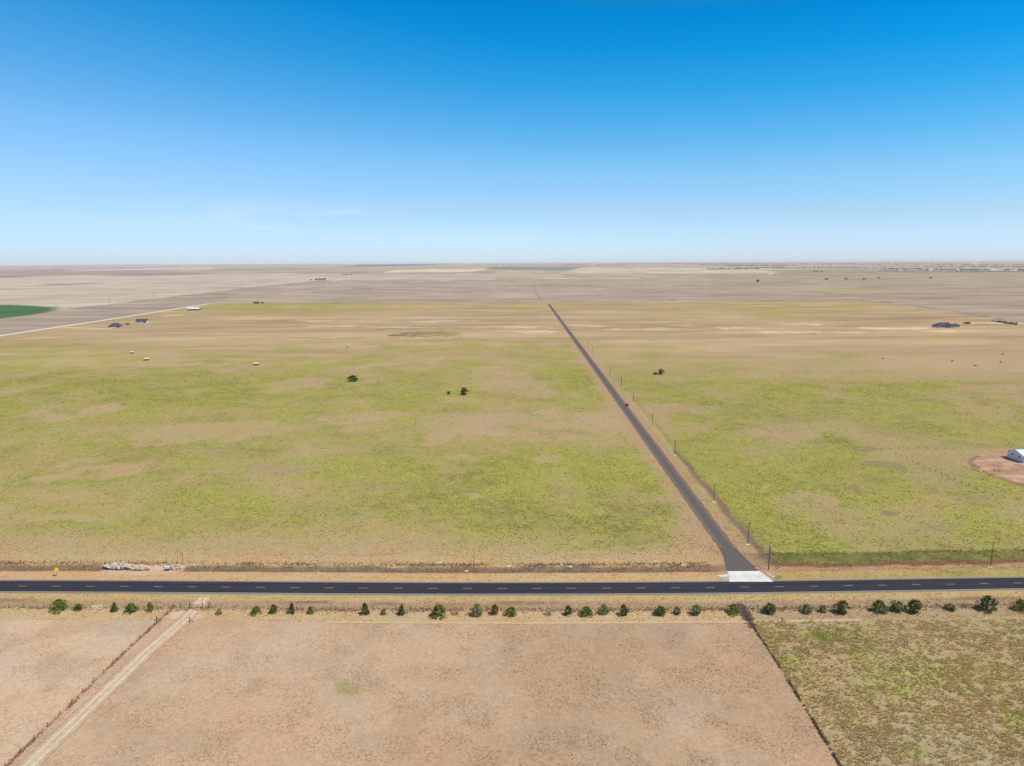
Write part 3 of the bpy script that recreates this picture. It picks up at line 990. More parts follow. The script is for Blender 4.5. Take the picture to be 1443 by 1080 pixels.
w = empty('culvert_headwall', G(1018, 812), 0, 'pale concrete culvert wing sloping into the ditch left of the white apron', 'culvert')
w.location = (0, 0, 0)
v, f = slab([(1010, 812.5), (1027, 810), (1027.5, 812.8), (1016, 813.6)], (.25, .25, .12, .12), -.9)
obj('wing_wall', v, f, conc, w)
v, f = slab([(1014, 814), (1027.6, 813.2), (1027.8, 818), (1022, 818.5)], (.05, .05, -.0, -.0), -.9)
obj('bank_slab', v, f, dconc, w)
w = empty('culvert_headwall', G(1080, 812), 0, 'broken grey concrete culvert wing sloping down right of the white apron', 'culvert')
w.location = (0, 0, 0)
v, f = slab([(1078, 809), (1085, 808.5), (1094, 813.2), (1088, 814.5)], (.2, .2, .06, .06), -.9)
obj('wing_wall', v, f, dconc, w)
mbp = MB()
c0 = G(1075, 808)
mbp.tube((c0[0] + 1.2, c0[1] + .6, -.35), (c0[0] + 3.4, c0[1] - .2, -.45), .45, n=14)
mbp.build('culvert_pipe', dconc, w)

# ------------------------------------------------------------------ rocks
def rock(mb, c, r, flat=.6):
    n = 7
    v = []
    for k, (zz, rr) in enumerate(((-.4, .8), (.15, 1.0), (.75, .6))):
        for i in range(n):
            q = 2 * math.pi * i / n + k * .3
            s = r * rr * random.uniform(.7, 1.25)
            v.append((c[0] + s * math.cos(q), c[1] + s * math.sin(q), c[2] + r * flat * zz * random.uniform(.8, 1.2)))
    f = [tuple(range(n))[::-1], tuple(range(2 * n, 3 * n))]
    for k in range(2):
        for i in range(n):
            f.append((k * n + i, k * n + (i + 1) % n, (k + 1) * n + (i + 1) % n, (k + 1) * n + i))
    mb.add(v, f)


rub = rough_mat('broken_concrete', alb(222, 210, 196), .15, .8, .95, local=False, col2=alb(172, 158, 146))
hp = empty('rubble_heap', G(178, 802), 0, 'long heap of broken pale concrete in the ditch across the highway on the left', 'rubble')
hp.location = (0, 0, 0)


def rubble(nm, n, px0, px1, py0, py1, r0, r1, hgt, m, parent):
    mb = MB()
    for _ in range(n):
        t = random.uniform(-1, 1)
        px = px0 + (px1 - px0) * (t + 1) / 2
        w_ = (1 - t * t) ** .5
        py = (py0 + py1) / 2 + random.uniform(-.5, .5) * (py1 - py0) * w_
        g_ = G(px, py)
        rock(mb, (g_[0], g_[1], random.uniform(0, hgt) * w_ + .05), random.uniform(r0, r1), random.uniform(.3, .8))
    return mb.build(nm, m, parent)


rubble('slab_rubble', 240, 147, 186, 795, 802, .15, .6, .8, rub, hp)
rubble('slab_rubble', 140, 182, 212, 797, 803.5, .12, .5, .5, rough_mat('pale_rubble', alb(228, 206, 186), .15, .8, .95, local=False, col2=alb(180, 160, 140)), hp)
rubble('slab_rubble', 40, 235, 256, 797, 802, .15, .4, .4, rub, hp)
chalk = rough_mat('chalk_stone', alb(238, 216, 192), .1, 1.0, .95, local=False)
for px, py, n, wd, lab in [(618, 793.5, 7, 3.5, 'pale stones lying in the dry verge left of the tall thin pole'), (717, 797.5, 7, 3.5, 'low pinkish stone scatter in the ditch right of the tall thin pole'),
                           (803, 797.8, 5, 2.5, 'few small white stones in the ditch, middle of the highway'), (925, 792, 8, 6, 'slanting line of white stones in the verge left of the concrete apron'),
                           (966, 796.3, 9, 7.5, 'longer white stone streak in the ditch nearest the concrete apron'), (210, 729, 0, 0, ''), (658, 802.5, 5, 2, 'small white stones on the ditch edge under the tall thin pole')]:
    if n:
        mb = MB()
        for _ in range(n * 2):
            g_ = G(px + random.uniform(-wd, wd), py + random.uniform(-.8, .8))
            rock(mb, (g_[0], g_[1], float(relief(*g_)) + .08), random.uniform(.15, .4), .5)
        tag(mb.build('stone_scatter', chalk), lab, 'stones')

# ------------------------------------------------------------------ trees
LEAF = foliage_mat('leaves')
BARK = rough_mat('bark', alb(96, 78, 62), .2, 3.0, .95)


def crown(profile, n_cl, n_leaf, leaf, c_dark, c_light, seed, gap=.0, squash=1.0, spiky=.0):
    """foliage of a unit tree (height 1, half width .5): leaf-sized faces in clumps through the volume"""
    r = np.random.default_rng(seed)
    P, T = [], []
    for _ in range(n_cl):
        z = r.uniform(0, 1)
        rad = np.interp(z, [q[0] for q in profile], [q[1] for q in profile]) * .5
        a = r.uniform(0, 2 * math.pi)
        k = r.uniform(.25, 1.0) ** .6
        rad = rad * r.uniform(.66, 1.22)
        cx, cy, cz = rad * k * math.cos(a), rad * k * math.sin(a), .04 + z * .9
        cr = r.uniform(.055, .12) * (.55 + .8 * min(1, rad * 2.4))
        t = r.uniform(0, 1)
        col = c_dark * (1 - t) + c_light * t
        m = int(n_leaf * r.uniform(.5, 1.4))
        v = r.normal(0, 1, (m, 3))
        v /= np.linalg.norm(v, axis=1)[:, None]
        v *= cr * r.uniform(.4, 1.1, (m, 1))
        v[:, 2] *= 1 + spiky
        c = np.array([cx, cy, cz]) + v
        c[:, 2] = np.maximum(c[:, 2], .015)
        P.append(c)
        T.append(col[None, :] * r.uniform(.75, 1.3, (m, 1)))
    P, T = np.concatenate(P), np.concatenate(T)
    m = len(P)
    d1 = r.normal(0, 1, (m, 3)); d1[:, 2] = np.abs(d1[:, 2]) * .8
    d1 /= np.linalg.norm(d1, axis=1)[:, None]
    d2 = np.cross(d1, r.normal(0, 1, (m, 3)))
    d2 /= np.linalg.norm(d2, axis=1)[:, None]
    s = leaf * r.uniform(.6, 1.3, (m, 1))
    V = np.stack([P - d1 * s, P + d2 * s * .55, P + d1 * s * 1.2, P - d2 * s * .55], 1).reshape(-1, 3)
    V[:, 2] = np.maximum(V[:, 2], .003)
    return V, np.arange(len(V)).reshape(-1, 4), np.repeat(T, 4, 0)


def make_tree(name, label, profile, cd, cl, seed, n_cl=70, n_leaf=42, leaf=.035, spiky=0., cat='tree', limbs=7):
    t = empty(name, (0, 0, 0), 0, label, cat)
    V, Fa, T = crown(profile, n_cl, n_leaf, leaf, alb(*cd) * 1.3, alb(*cl) * 1.3, seed, spiky=spiky)
    o = big('crown', V, Fa, LEAF, 4, T)
    o.parent = t
    r = random.Random(seed)
    mb = MB()
    mb.tube((0, 0, -.04), (.01, 0, .35), .035, .025, 8)
    mb.tube((.01, 0, .35), (0, .01, .8), .025, .008, 7)
    for i in range(limbs):
        a, z = i * 2.4 + r.uniform(-.4, .4), .08 + .6 * i / max(1, limbs)
        k = .34 * (1 - .6 * i / max(1, limbs))
        mb.tube((0, 0, z), (k * math.cos(a), k * math.sin(a), z + r.uniform(.06, .2)), .014, .004, 5)
    mb.build('trunk', BARK, t)
    return t


CONE = [(0, .75), (.12, .98), (.35, .85), (.7, .48), (1, .08)]
ROUND = [(0, .6), (.2, .95), (.5, 1.0), (.78, .75), (1, .25)]
BUSH = [(0, .85), (.3, 1.0), (.6, .8), (.85, .45), (1, .2)]
OVAL = [(0, .5), (.2, .85), (.5, .95), (.8, .6), (1, .15)]
KINDS = {
    'cone': (CONE, (40, 52, 24), (88, 100, 46), .2), 'bush': (BUSH, (58, 72, 26), (126, 138, 58), .3), 'blue': (OVAL, (76, 90, 54), (148, 156, 108), .1),
    'olive': (ROUND, (66, 68, 38), (118, 116, 70), .1), 'pale': (ROUND, (110, 112, 82), (160, 156, 124), .2), 'low': (BUSH, (64, 78, 24), (136, 146, 54), .1), 'deep': (OVAL, (48, 62, 30), (106, 116, 62), .15)}
PROTO = {}
for q, (kname, (prof, cd, cl, spk)) in enumerate(KINDS.items()):
    for var in range(2):
        PROTO[kname, var] = (prof, cd, cl, spk, 40 + q * 7 + var)
ROW = [
    (84, 864, 25, 18, 'bush', 'big bushy green juniper, leftmost of the roadside row'),
    (110, 862, 13, 10, 'olive', 'small round olive bush just right of the leftmost big juniper'),
    (161.5, 863.5, 12, 14, 'cone', 'dark upright juniper right of the pale bare patch in the row'),
    (185, 865.5, 20, 14, 'bush', 'wide leaning green juniper between two upright ones left of the gate'),
    (212, 863.5, 11, 14, 'bush', 'narrow light green juniper nearest the left corner post'),
    (309, 867, 10, 8, 'low', 'tiny dark green bush right of the farm gate'),
    (361, 868, 17, 13, 'bush', 'loose light green bush, second plant right of the farm gate'),
    (386, 866.5, 13, 14, 'deep', 'short dark juniper with blunt top, third plant right of the gate'),
    (412, 866.5, 12, 16, 'cone', 'slim dark pointed juniper, fourth plant right of the gate'),
    (437.5, 866.5, 10, 11, 'bush', 'small scrubby juniper left of a wide gap in the row'),
    (514.5, 868.5, 15, 18, 'cone', 'dark cone juniper just right of a wide gap in the row'),
    (541, 867.5, 9, 9, 'olive', 'tiny olive bush between two dark cone junipers'),
    (566, 868.5, 13, 16, 'cone', 'dark pointed juniper left of the big bushy green one'),
    (618, 872.5, 24, 19, 'bush', 'largest bushy green juniper at the middle left of the row'),
    (643, 868, 10, 12, 'pale', 'sparse pale grey shrub between two large round junipers'),
    (672, 871, 20, 19, 'blue', 'pale blue-green round juniper right of the sparse grey shrub'),
    (697.5, 868.5, 13, 16, 'deep', 'slim grey-green juniper between the blue-green one and a low bright bush'),
    (721, 870, 20, 13, 'low', 'low bright green bush left of the photo centre, no point'),
    (774, 869, 13, 11, 'pale', 'pale sage-coloured shrub standing alone by the photo centre'),
    (800.5, 869, 14, 15, 'cone', 'dark cone juniper between the sage shrub and a wide bright bush'),
    (826, 870, 23, 14, 'low', 'wide low bright green bush right of the photo centre'),
    (851, 868, 18, 15, 'blue', 'grey-green open juniper right of the wide bright bush'),
    (878.5, 869.5, 15, 17, 'deep', 'very dark egg-shaped juniper left of a gap in the row'),
    (931, 870, 20, 15, 'deep', 'broad mid-green juniper just right of the dark egg-shaped one'),
    (954, 867.5, 12, 11, 'olive', 'small brownish bush between two mid-green junipers'),
    (982, 869, 18, 16, 'blue', 'neat blue-green juniper below the end of the side road'),
    (1034, 868, 22, 15, 'bush', 'loose green juniper just left of the fence corner below the apron'),
    (1085, 868, 23, 17, 'deep', 'green juniper just right of the fence corner below the apron'),
    (1138, 867.5, 20, 15, 'blue', 'open greyish juniper, second right of the fence corner'),
    (1160, 865, 12, 11, 'olive', 'small olive bush left of a full dark juniper'),
    (1187, 867.5, 24, 20, 'deep', 'full dark juniper with pointed top, right of a small olive bush'),
    (1239, 866.5, 24, 19, 'bush', 'ragged green juniper, left one of a tight trio'),
    (1263, 864.5, 20, 17, 'olive', 'ragged olive juniper, middle one of a tight trio'),
    (1288, 867, 25, 21, 'deep', 'dense dark juniper, right one of a tight trio'),
    (1339, 862.5, 17, 10, 'olive', 'low scraggly bush alone between the trio and the largest juniper'),
    (1391, 865, 28, 24, 'deep', 'largest tall dark green juniper near the right edge'),
    (1438, 864, 22, 18, 'bush', 'green juniper cut off by the right edge of the view')]
made = {}
VIEW = math.cos(R(26))
for i, (px, py, w, h, kd, lab) in enumerate(ROW):
    sc = ppm(px, py)
    g_ = G(px, py - w * .16)
    key = (kd, i % 2)
    nm = 'shrub' if kd in ('olive', 'pale', 'low') else 'juniper_tree'
    cat = 'shrub' if nm == 'shrub' else 'tree'
    W_ = w / sc * .94
    H_ = max(.8, (h - w * .16) / sc / VIEW * 1.04)
    grp = 'shrubs in the roadside row' if nm == 'shrub' else 'junipers in the roadside row'
    if key not in made:
        prof, cd, cl, spk, seed = PROTO[key]
        made[key] = make_tree(nm, lab, prof, cd, cl, seed, spiky=spk, cat=cat, n_cl=46 if kd == 'pale' else 66, n_leaf=20 if kd == 'pale' else 42)
        t = made[key]
        t.location = (g_[0], g_[1], float(relief(*g_)))
        t['group'] = grp
    else:
        t = dup(made[key], g_, 0, label=lab, group=grp)
    t.rotation_euler = (0, 0, random.uniform(0, 6.28))
    t.scale = (W_, W_, H_)

SPREAD = [(0, .45), (.25, .9), (.55, 1.0), (.8, .75), (1, .3)]
broad = make_tree('broadleaf_tree', 'round dark green tree alone in the left pasture, biggest of those', SPREAD, (40, 58, 32), (88, 104, 60), 301, n_cl=60, leaf=.045, limbs=9)


def put_tree(proto, px, py, w, h, label, group=None, first=False):
    sc = ppm(px, py)
    g_ = G(px, py)
    t = proto if first else dup(proto, g_, 0, label=label)
    t.location = (g_[0], g_[1], float(relief(*g_)))
    t.rotation_euler = (0, 0, random.uniform(0, 6.28))
    t.scale = (w / sc, w / sc, h / sc * 1.02)
    if group:
        t['group'] = group
    return t


put_tree(broad, 497, 537.5, 14, 8.5, None, first=True)
put_tree(broad, 654.5, 556.5, 10, 10.5, 'upright green tree in the centre of the pasture beside a tiny one')
put_tree(broad, 632, 556, 4.5, 4.5, 'tiny dark bush left of the upright tree in the pasture')
put_tree(broad, 931.5, 528, 8, 7.5, 'lone green tree in the field right of the side road')
put_tree(broad, 924, 528.3, 7, 3, 'low green bush touching the lone tree right of the side road')
put_tree(broad, 1068, 397.5, 4.2, 3.6, 'solitary dark round tree far out on the right-hand plain')
for px, w, h in [(438.5, 3.5, 1.6), (445.5, 3.6, 2.6), (450, 3.2, 3.2), (453.5, 3.4, 2.8), (457.5, 3.8, 3.4)]:
    put_tree(broad, px, 395.2, w, h, 'dark tree in a small clump far out on the left plain', 'trees in the clump on the left plain')
for px, py, w in [(1165, 394.2, 6), (1192, 394, 5.5), (1218, 393.8, 5), (1238, 392.4, 4)]:
    put_tree(broad, px, py, w, 1.7, 'low dark tree in a spaced line far out below the town', 'trees in the spaced line below the town')
for px, py, w in [(1148, 383.6, 3.5), (1152, 383.8, 3), (1158, 384, 4)]:
    put_tree(broad, px, py, w, 1.8, 'tree in the short dark line just below the town', 'trees in the short line below the town')
put_tree(broad, 1363, 456.2, 11, 2.4, 'low dark hedge bush right of the dark-roofed house')
for px, py in [(485, 388.2), (489, 388), (495, 388.2)]:
    put_tree(broad, px, py, 2.2, 1.6, 'tiny dark tree in a loose row near the left horizon', 'trees near the left horizon')
put_tree(broad, 1311, 392.6, 5, 1.8, 'dark bush at the end of a dark field line below the town')

# thicket of scrub along the right-hand field corner and the tree belts round the town: nobody could count them
def belt(name, pts, n, spread, h, w, c1, c2, leafs=26):
    x, y, s = along(pts, n, 0)
    x = x + rng.normal(0, spread[0], n)
    y = y + rng.normal(0, spread[1], n)
    z = relief(x, y)
    hh, ww = h * rng.uniform(.5, 1.2, n), w * rng.uniform(.6, 1.4, n)
    v = rng.normal(0, 1, (n, leafs, 3))
    v /= np.linalg.norm(v, axis=2)[:, :, None]
    v *= rng.uniform(.5, 1., (n, leafs, 1))
    C = np.stack([x[:, None] + v[:, :, 0] * ww[:, None] * .5, y[:, None] + v[:, :, 1] * ww[:, None] * .5, z[:, None] + hh[:, None] * (.52 + v[:, :, 2] * .46)], -1).reshape(-1, 3)
    m = len(C)
    d1 = rng.normal(0, 1, (m, 3)); d1 /= np.linalg.norm(d1, axis=1)[:, None]
    d2 = np.cross(d1, rng.normal(0, 1, (m, 3))); d2 /= np.linalg.norm(d2, axis=1)[:, None]
    sz = np.repeat(np.minimum(hh, ww) * .3, leafs)[:, None]
    V = np.stack([C - d1 * sz, C + d2 * sz * .8, C + d1 * sz, C - d2 * sz * .8], 1).reshape(-1, 3)
    t = np.repeat(rng.uniform(0, 1, (n, 1)), leafs, 0)
    T = np.repeat(alb(*c1) * (1 - t) + alb(*c2) * t, 4, 0)
    return tag(big(name, V, np.arange(len(V)).reshape(-1, 4), LEAF, 4, T), kind='stuff')


belt('scrub_thicket', [G(1406, 454), G(1420, 456), G(1429, 458)], 70, (3, 7), 2.6, 5, (136, 116, 88), (166, 144, 112), 40)
belt('tree_belt', [G(995, 380), G(1030, 379.6), G(1068, 379.2)], 120, (30, 120), 11, 24, (38, 46, 40), (70, 78, 60))
belt('tree_belt', [G(1068, 378.3), G(1100, 377.8)], 60, (40, 200), 11, 26, (44, 52, 46), (75, 82, 66))
belt('tree_belt', [G(1105, 378.2), G(1180, 377.6), G(1250, 377.4)], 90, (40, 160), 10, 26, (48, 56, 46), (80, 88, 66))
belt('tree_belt', [G(1245, 379.5), G(1330, 380), G(1443, 381), G(1480, 381)], 420, (60, 380), 9, 22, (44, 58, 48), (84, 96, 72))
belt('tree_belt', [G(1240, 382.2), G(1340, 383), G(1470, 382.8)], 160, (30, 60), 7, 26, (70, 84, 60), (96, 108, 76))
belt('tree_belt', [G(1290, 376), G(1443, 376.5)], 150, (80, 500), 13, 40, (52, 64, 56), (84, 94, 78))
belt('tree_belt', [G(870, 372.6), G(950, 372.6), G(1090, 373)], 420, (100, 1300), 20, 70, (46, 58, 56), (78, 88, 76))
belt('tree_belt', [G(985, 374.6), G(1100, 375)], 260, (100, 900), 15, 46, (46, 56, 52), (78, 86, 72))
belt('tree_belt', [G(1090, 373), G(1300, 373.2), G(1443, 374)], 300, (200, 1600), 16, 60, (60, 72, 66), (90, 100, 84))
belt('tree_belt', [G(484, 377.7), G(501, 377.6)], 40, (25, 80), 12, 26, (40, 48, 40), (66, 74, 56))
belt('tree_belt', [G(505, 376.8), G(560, 376.4)], 60, (60, 200), 10, 34, (60, 74, 62), (84, 96, 76))
belt('tree_belt', [G(660, 375.2), G(720, 374.6)], 40, (60, 300), 10, 34, (70, 80, 72), (90, 98, 84))
belt('tree_belt', [G(420, 379.5), G(440, 379)], 22, (40, 80), 9, 22, (50, 58, 48), (76, 84, 64))
belt('tree_belt', [G(60, 382.2), G(75, 381.9), G(136, 381), G(190, 379.7)], 26, (120, 100), 11, 26, (46, 52, 48), (70, 76, 64))

# ------------------------------------------------------------------ buildings
white_metal = rough_mat('white_cladding', alb(235, 236, 238), .03, .6, .5)
white_roof = rough_mat('white_roof', alb(240, 243, 246), .03, .5, .4)
dark_roof = rough_mat('dark_shingles', alb(82, 82, 92), .2, 1.2, .9)
pale_wall = rough_mat('pale_brick', alb(208, 196, 184), .1, 1.5, .9)
brick = rough_mat('brown_brick', alb(150, 122, 104), .12, 1.5, .9)
glass, nt, b = mat('window_glass')
b.inputs['Base Color'].default_value = (.02, .025, .03, 1)
b.inputs['Roughness'].default_value = .15
trim = rough_mat('trim', alb(190, 190, 192), .04, 2., .6)
dkdoor = rough_mat('dark_door', alb(70, 66, 66), .08, 2., .7)


def house(name, label, loc, rz, L, Wd, eave, ridge, wall_m, roof_m, hip=0.0, over=.5, group=None, win=True, cat='house', wins=None):
    """walls (open top closed by the roof), gable or hip roof with real thickness, windows, door"""
    t = empty(name, loc, rz, label, cat, group)
    a, c = L / 2, Wd / 2
    v = [(-a, -c, -.3), (a, -c, -.3), (a, c, -.3), (-a, c, -.3), (-a, -c, eave), (a, -c, eave), (a, c, eave), (-a, c, eave)]
    f = [(0, 1, 5, 4), (2, 3, 7, 6)]
    if hip:
        f += [(1, 2, 6, 5), (3, 0, 4, 7)]
    else:
        v += [(-a, 0, ridge - .05), (a, 0, ridge - .05)]
        f += [(1, 2, 6, 9, 5), (3, 0, 4, 8, 7)]
    obj('wall', v, f, wall_m, t)
    ao, co = a + over, c + over
    drop = over * (ridge - eave) / c * 1.0
    ez = eave - drop + .12
    rh = a - hip if hip else ao
    top = [(-ao, -co, ez), (ao, -co, ez), (ao, co, ez), (-ao, co, ez), (-rh, 0, ridge + .12), (rh, 0, ridge + .12)]
    th = .22
    bot = [(x, y, z - th) for x, y, z in top]
    ft = [(0, 1, 5, 4), (2, 3, 4, 5), (1, 2, 5), (3, 0, 4)] if hip else [(0, 1, 5, 4), (2, 3, 4, 5)]
    fb = [tuple(i + 6 for i in q[::-1]) for q in ft]
    ed = [(0, 6, 7, 1), (2, 8, 9, 3)]
    ed += [(1, 7, 8, 2), (3, 9, 6, 0)] if hip else [(1, 7, 11, 5), (5, 11, 8, 2), (3, 9, 10, 4), (4, 10, 6, 0)]
    obj('roof', top + bot, ft + fb + ed, roof_m, t)
    if win:
        for (x, y, z, w_, h_, ax) in (wins or []):
            mb = MB()
            mb.box((x, y, z), (w_, .1, h_) if ax == 'x' else (.1, w_, h_))
            o = mb.build('window', glass, t)
            mf = MB()
            e = .09
            for s in (-1, 1):
                if ax == 'x':
                    mf.box((x + s * (w_ / 2 + e / 2), y, z), (e, .14, h_ + 2 * e)); mf.box((x, y, z + s * (h_ / 2 + e / 2)), (w_, .14, e))
                else:
                    mf.box((x, y + s * (w_ / 2 + e / 2), z), (.14, e, h_ + 2 * e)); mf.box((x, y, z + s * (h_ / 2 + e / 2)), (.14, w_, e))
            mf.build('frame', trim, o)
    return t


# white metal building at the right edge: gable end faces left
gA, gB = G(1416.5, 644.5), G(1441.5, 653.5)
wd = gA[1] - gB[1]
LB = 26.0
wh = house('metal_building', 'white gabled metal building on a bare dirt pad at the right edge', (gB[0] + LB / 2 + .2, (gA[1] + gB[1]) / 2, .02), 0, LB, wd, 4.3, 6.3, white_metal, white_roof, over=.55, cat='building',
           wins=[(-LB / 2, wd * .2, 3.0, .8, 1.3, 'y'), (-LB / 2, -wd * .22, 2.6, .8, 1.3, 'y'), (-6, -wd / 2, 1.7, 1.4, 1.2, 'x'), (3, -wd / 2, 1.7, 1.4, 1.2, 'x')])
mb = MB(); mb.box((-LB / 2 + 3.4, -wd / 2 - .0, 1.3), (2.2, .14, 2.6)); mb.build('door', dkdoor, wh)
mb = MB(); mb.box((0, -wd / 2 - .72, 3.72), (LB + .9, .14, .14)); mb.tube((-LB / 2 + .2, -wd / 2 - .12, 0), (-LB / 2 + .2, -wd / 2 - .12, 3.7), .07); mb.build('gutter', white_metal, wh)
rk = MB()
for px, py in [(1372, 655), (1376, 659), (1379, 663), (1390, 665), (1397, 669.5), (1404, 663), (1432, 655.5), (1408, 674)]:
    g_ = G(px, py)
    for _ in range(3):
        rock(rk, (g_[0] + random.uniform(-1.5, 1.5), g_[1] + random.uniform(-2, 2), .12), random.uniform(.3, .7), .6)
tag(rk.build('stone_scatter', rough_mat('dirt_clods', alb(196, 160, 136), .2, 1.0, .95, local=False, col2=alb(140, 106, 88))), 'clods and stones along the rim of the bare dirt pad', 'stones', None, 'stuff')

# dark roofed house on the right plain
g_ = G(1334, 462)
hs = house('farmhouse', 'long house with dark hipped roof on the right-hand plain', (g_[0], g_[1] + 9), R(2), 30, 17, 3.2, 8.2, pale_wall, dark_roof, hip=8.5, over=.8,
           wins=[(x, -8.5, 1.6, 2.2, 1.5, 'x') for x in (-11, -6, 5, 10)])
mb = MB(); mb.box((-1, -8.5, 1.2), (1.4, .16, 2.3)); mb.build('door', dkdoor, hs)
a = [(-2, -13, 3.1), (8, -13, 3.1), (8, -5, 3.1), (-2, -5, 3.1), (3, -12, 6.6), (3, -3, 6.9)]
obj('porch_roof', a, [(0, 1, 4), (1, 2, 5, 4), (3, 0, 4, 5), (0, 3, 2, 1)], dark_roof, hs)
for x in (-1.6, 3, 7.6):
    mb = MB(); mb.box((x, -12.6, 1.4), (.4, .4, 3.3)); mb.build('porch_post', pale_wall, hs)
g_ = G(1347, 461.5)
house('garage', 'small dark-roofed garage at the right end of the dark hip-roofed house', (g_[0] + 2, g_[1] + 6), R(2), 11, 10, 3.0, 6.2, pale_wall, dark_roof, hip=4.5, over=.6, cat='garage', wins=[(-2.5, -5, 1.3, 2.6, 2.1, 'x'), (2.5, -5, 1.3, 2.6, 2.1, 'x')])
# left houses along the gravel road
g_ = G(160.5, 462)
h1 = house('farmhouse', 'left of two dark-roofed houses by the pale gravel road', (g_[0], g_[1] + 6), R(8), 20, 13, 3.0, 7.8, pale_wall, dark_roof, hip=6, over=.7, wins=[(-6, -6.5, 1.5, 2, 1.4, 'x'), (-2, -6.5, 1.5, 1.6, 1.4, 'x'), (6, -6.5, 1.3, 3.2, 2.2, 'x')])
g_ = G(198.5, 455.5)
h2 = house('farmhouse', 'right of two dark-roofed houses by the gravel road, wider white front', (g_[0], g_[1] + 6), R(12), 19, 12, 3.4, 7.6, white_metal, dark_roof, over=.7, wins=[(-5, -6, 1.6, 2, 1.4, 'x'), (5, -6, 1.4, 3.2, 2.2, 'x')])
g_ = G(179, 458.3)
house('shed', 'small dark shed between the two dark-roofed houses', (g_[0], g_[1] + 2), R(8), 6, 4, 2.2, 3.4, brick, dark_roof, over=.3, cat='shed', wins=[(1, -2, 1.3, .8, .8, 'x')])
g_ = G(271.5, 438)
house('barn', 'white-roofed metal barn at the end of the pale gravel road', (g_[0], g_[1] + 9), R(4), 27, 15, 4.2, 7.0, rough_mat('grey_cladding', alb(128, 126, 132), .06, .5, .7), white_roof, over=.6, cat='barn', wins=[(-7, -7.5, 1.9, 3.6, 3.4, 'x'), (5, -7.5, 1.9, 3.6, 3.4, 'x')])
red = rough_mat('red_cladding', alb(104, 66, 56), .15, .7, .8)
g_ = G(360.5, 428)
house('shed', 'long low dark red shed at the far edge of the left pasture', (g_[0], g_[1] + 4), R(2), 15, 8, 3.0, 4.6, red, red, over=.3, cat='shed', wins=[(0, -4, 1.5, 3, 2.4, 'x')])
g_ = G(369, 428)
house('shed', 'smaller of two dark red sheds, right one at the pasture edge', (g_[0], g_[1] + 4), R(2), 6, 6, 2.6, 3.8, red, red, over=.3, cat='shed', wins=[(0, -3, 1.3, 1.6, 1.8, 'x')])
# little stock shelters out in the pasture
tan_roof = rough_mat('tin_roof', alb(232, 226, 206), .06, 1., .6)
shade = rough_mat('weathered_boards', alb(120, 104, 82), .15, 2., .9)


def shelter(px, py, w_, label):
    g_ = G(px, py)
    t = empty('stock_shelter', g_, R(12), label, 'shelter', 'small stock shelters in the left pasture')
    mb = MB()
    mb.add([(-w_ / 2, -1.9, 1.75), (w_ / 2, -1.9, 1.75), (w_ / 2, 1.9, 2.6), (-w_ / 2, 1.9, 2.6), (-w_ / 2, -1.9, 1.65), (w_ / 2, -1.9, 1.65), (w_ / 2, 1.9, 2.5), (-w_ / 2, 1.9, 2.5)],
           [(0, 1, 2, 3), (7, 6, 5, 4), (0, 4, 5, 1), (1, 5, 6, 2), (2, 6, 7, 3), (3, 7, 4, 0)])
    mb.build('roof', tan_roof, t)
    mb = MB()
    e = w_ / 2 - .2
    mb.box((0, 1.6, 1.15), (2 * e, .12, 2.3)); mb.box((-e, -.02, .85), (.1, 3.1, 1.7)); mb.box((e, -.02, .85), (.1, 3.1, 1.7))
    mb.build('wall', shade, t)
    for x in (-e, e):
        mb = MB(); mb.box((x, -1.7, .8), (.16, .16, 1.7)); mb.build('post', shade, t)
    return t


shelter(186, 498.5, 4, 'smallest stock shelter, furthest left and highest in the pasture')
shelter(206.5, 508, 6, 'white-roofed stock shelter just below the smallest one on the left')
shelter(361, 515, 6, 'white-roofed stock shelter alone, right of the left pair')
g_ = G(490.5, 490.5)
t = empty('feeder', g_, 0, 'pale drum feeder raised on thin dark legs near the pasture centre', 'feeder')
mb = MB(); mb.tube((0, 0, 2.2), (0, 0, 3.9), 1.5, 1.5, 16); mb.tube((0, 0, 3.9), (0, 0, 4.5), 1.6, .2, 16); mb.build('drum', tan_roof, t)
mb = MB(); mb.box((0, 0, 2.05), (3.6, 2.0, .35)); mb.build('platform', dkdoor, t)
for x in (-1.3, 1.3):
    for y in (-.8, .8):
        mb = MB(); mb.tube((x, y, -.1), (x, y, 2.0), .1); mb.build('leg', dkdoor, t)

# the town on the right horizon
town_w = [rough_mat('town_wall', alb(*c), .06, .1, .9) for c in ((236, 232, 226), (200, 184, 168), (172, 150, 138), (150, 146, 146))]
town_r = [rough_mat('town_roof', alb(*c), .08, .1, .9) for c in ((238, 238, 238), (140, 130, 126), (118, 100, 94), (200, 190, 182))]
tproto = {}
rr = random.Random(5)
TOWN = []
for k in range(46):
    px = 1262 + 180 * rr.random()
    TOWN.append((px, 379.2 + 2.6 * rr.random() + (px - 1262) / 180 * .5, rr.choice([18, 22, 26, 34]), rr.choice([0, 0, 0, 1, 2, 3])))
for k in range(26):
    TOWN.append((rr.uniform(1000, 1110), rr.uniform(376.6, 379.0), rr.choice([26, 34, 45]), rr.choice([0, 1, 1, 2, 3])))
for k in range(14):
    TOWN.append((rr.uniform(1110, 1260), rr.uniform(376.5, 379), rr.choice([26, 34]), rr.choice([0, 1, 3])))
TOWN_L = ['white house among the trees of the far town', 'tan house among the trees of the far town', 'brown-roofed house among the trees of the far town', 'grey house among the trees of the far town']
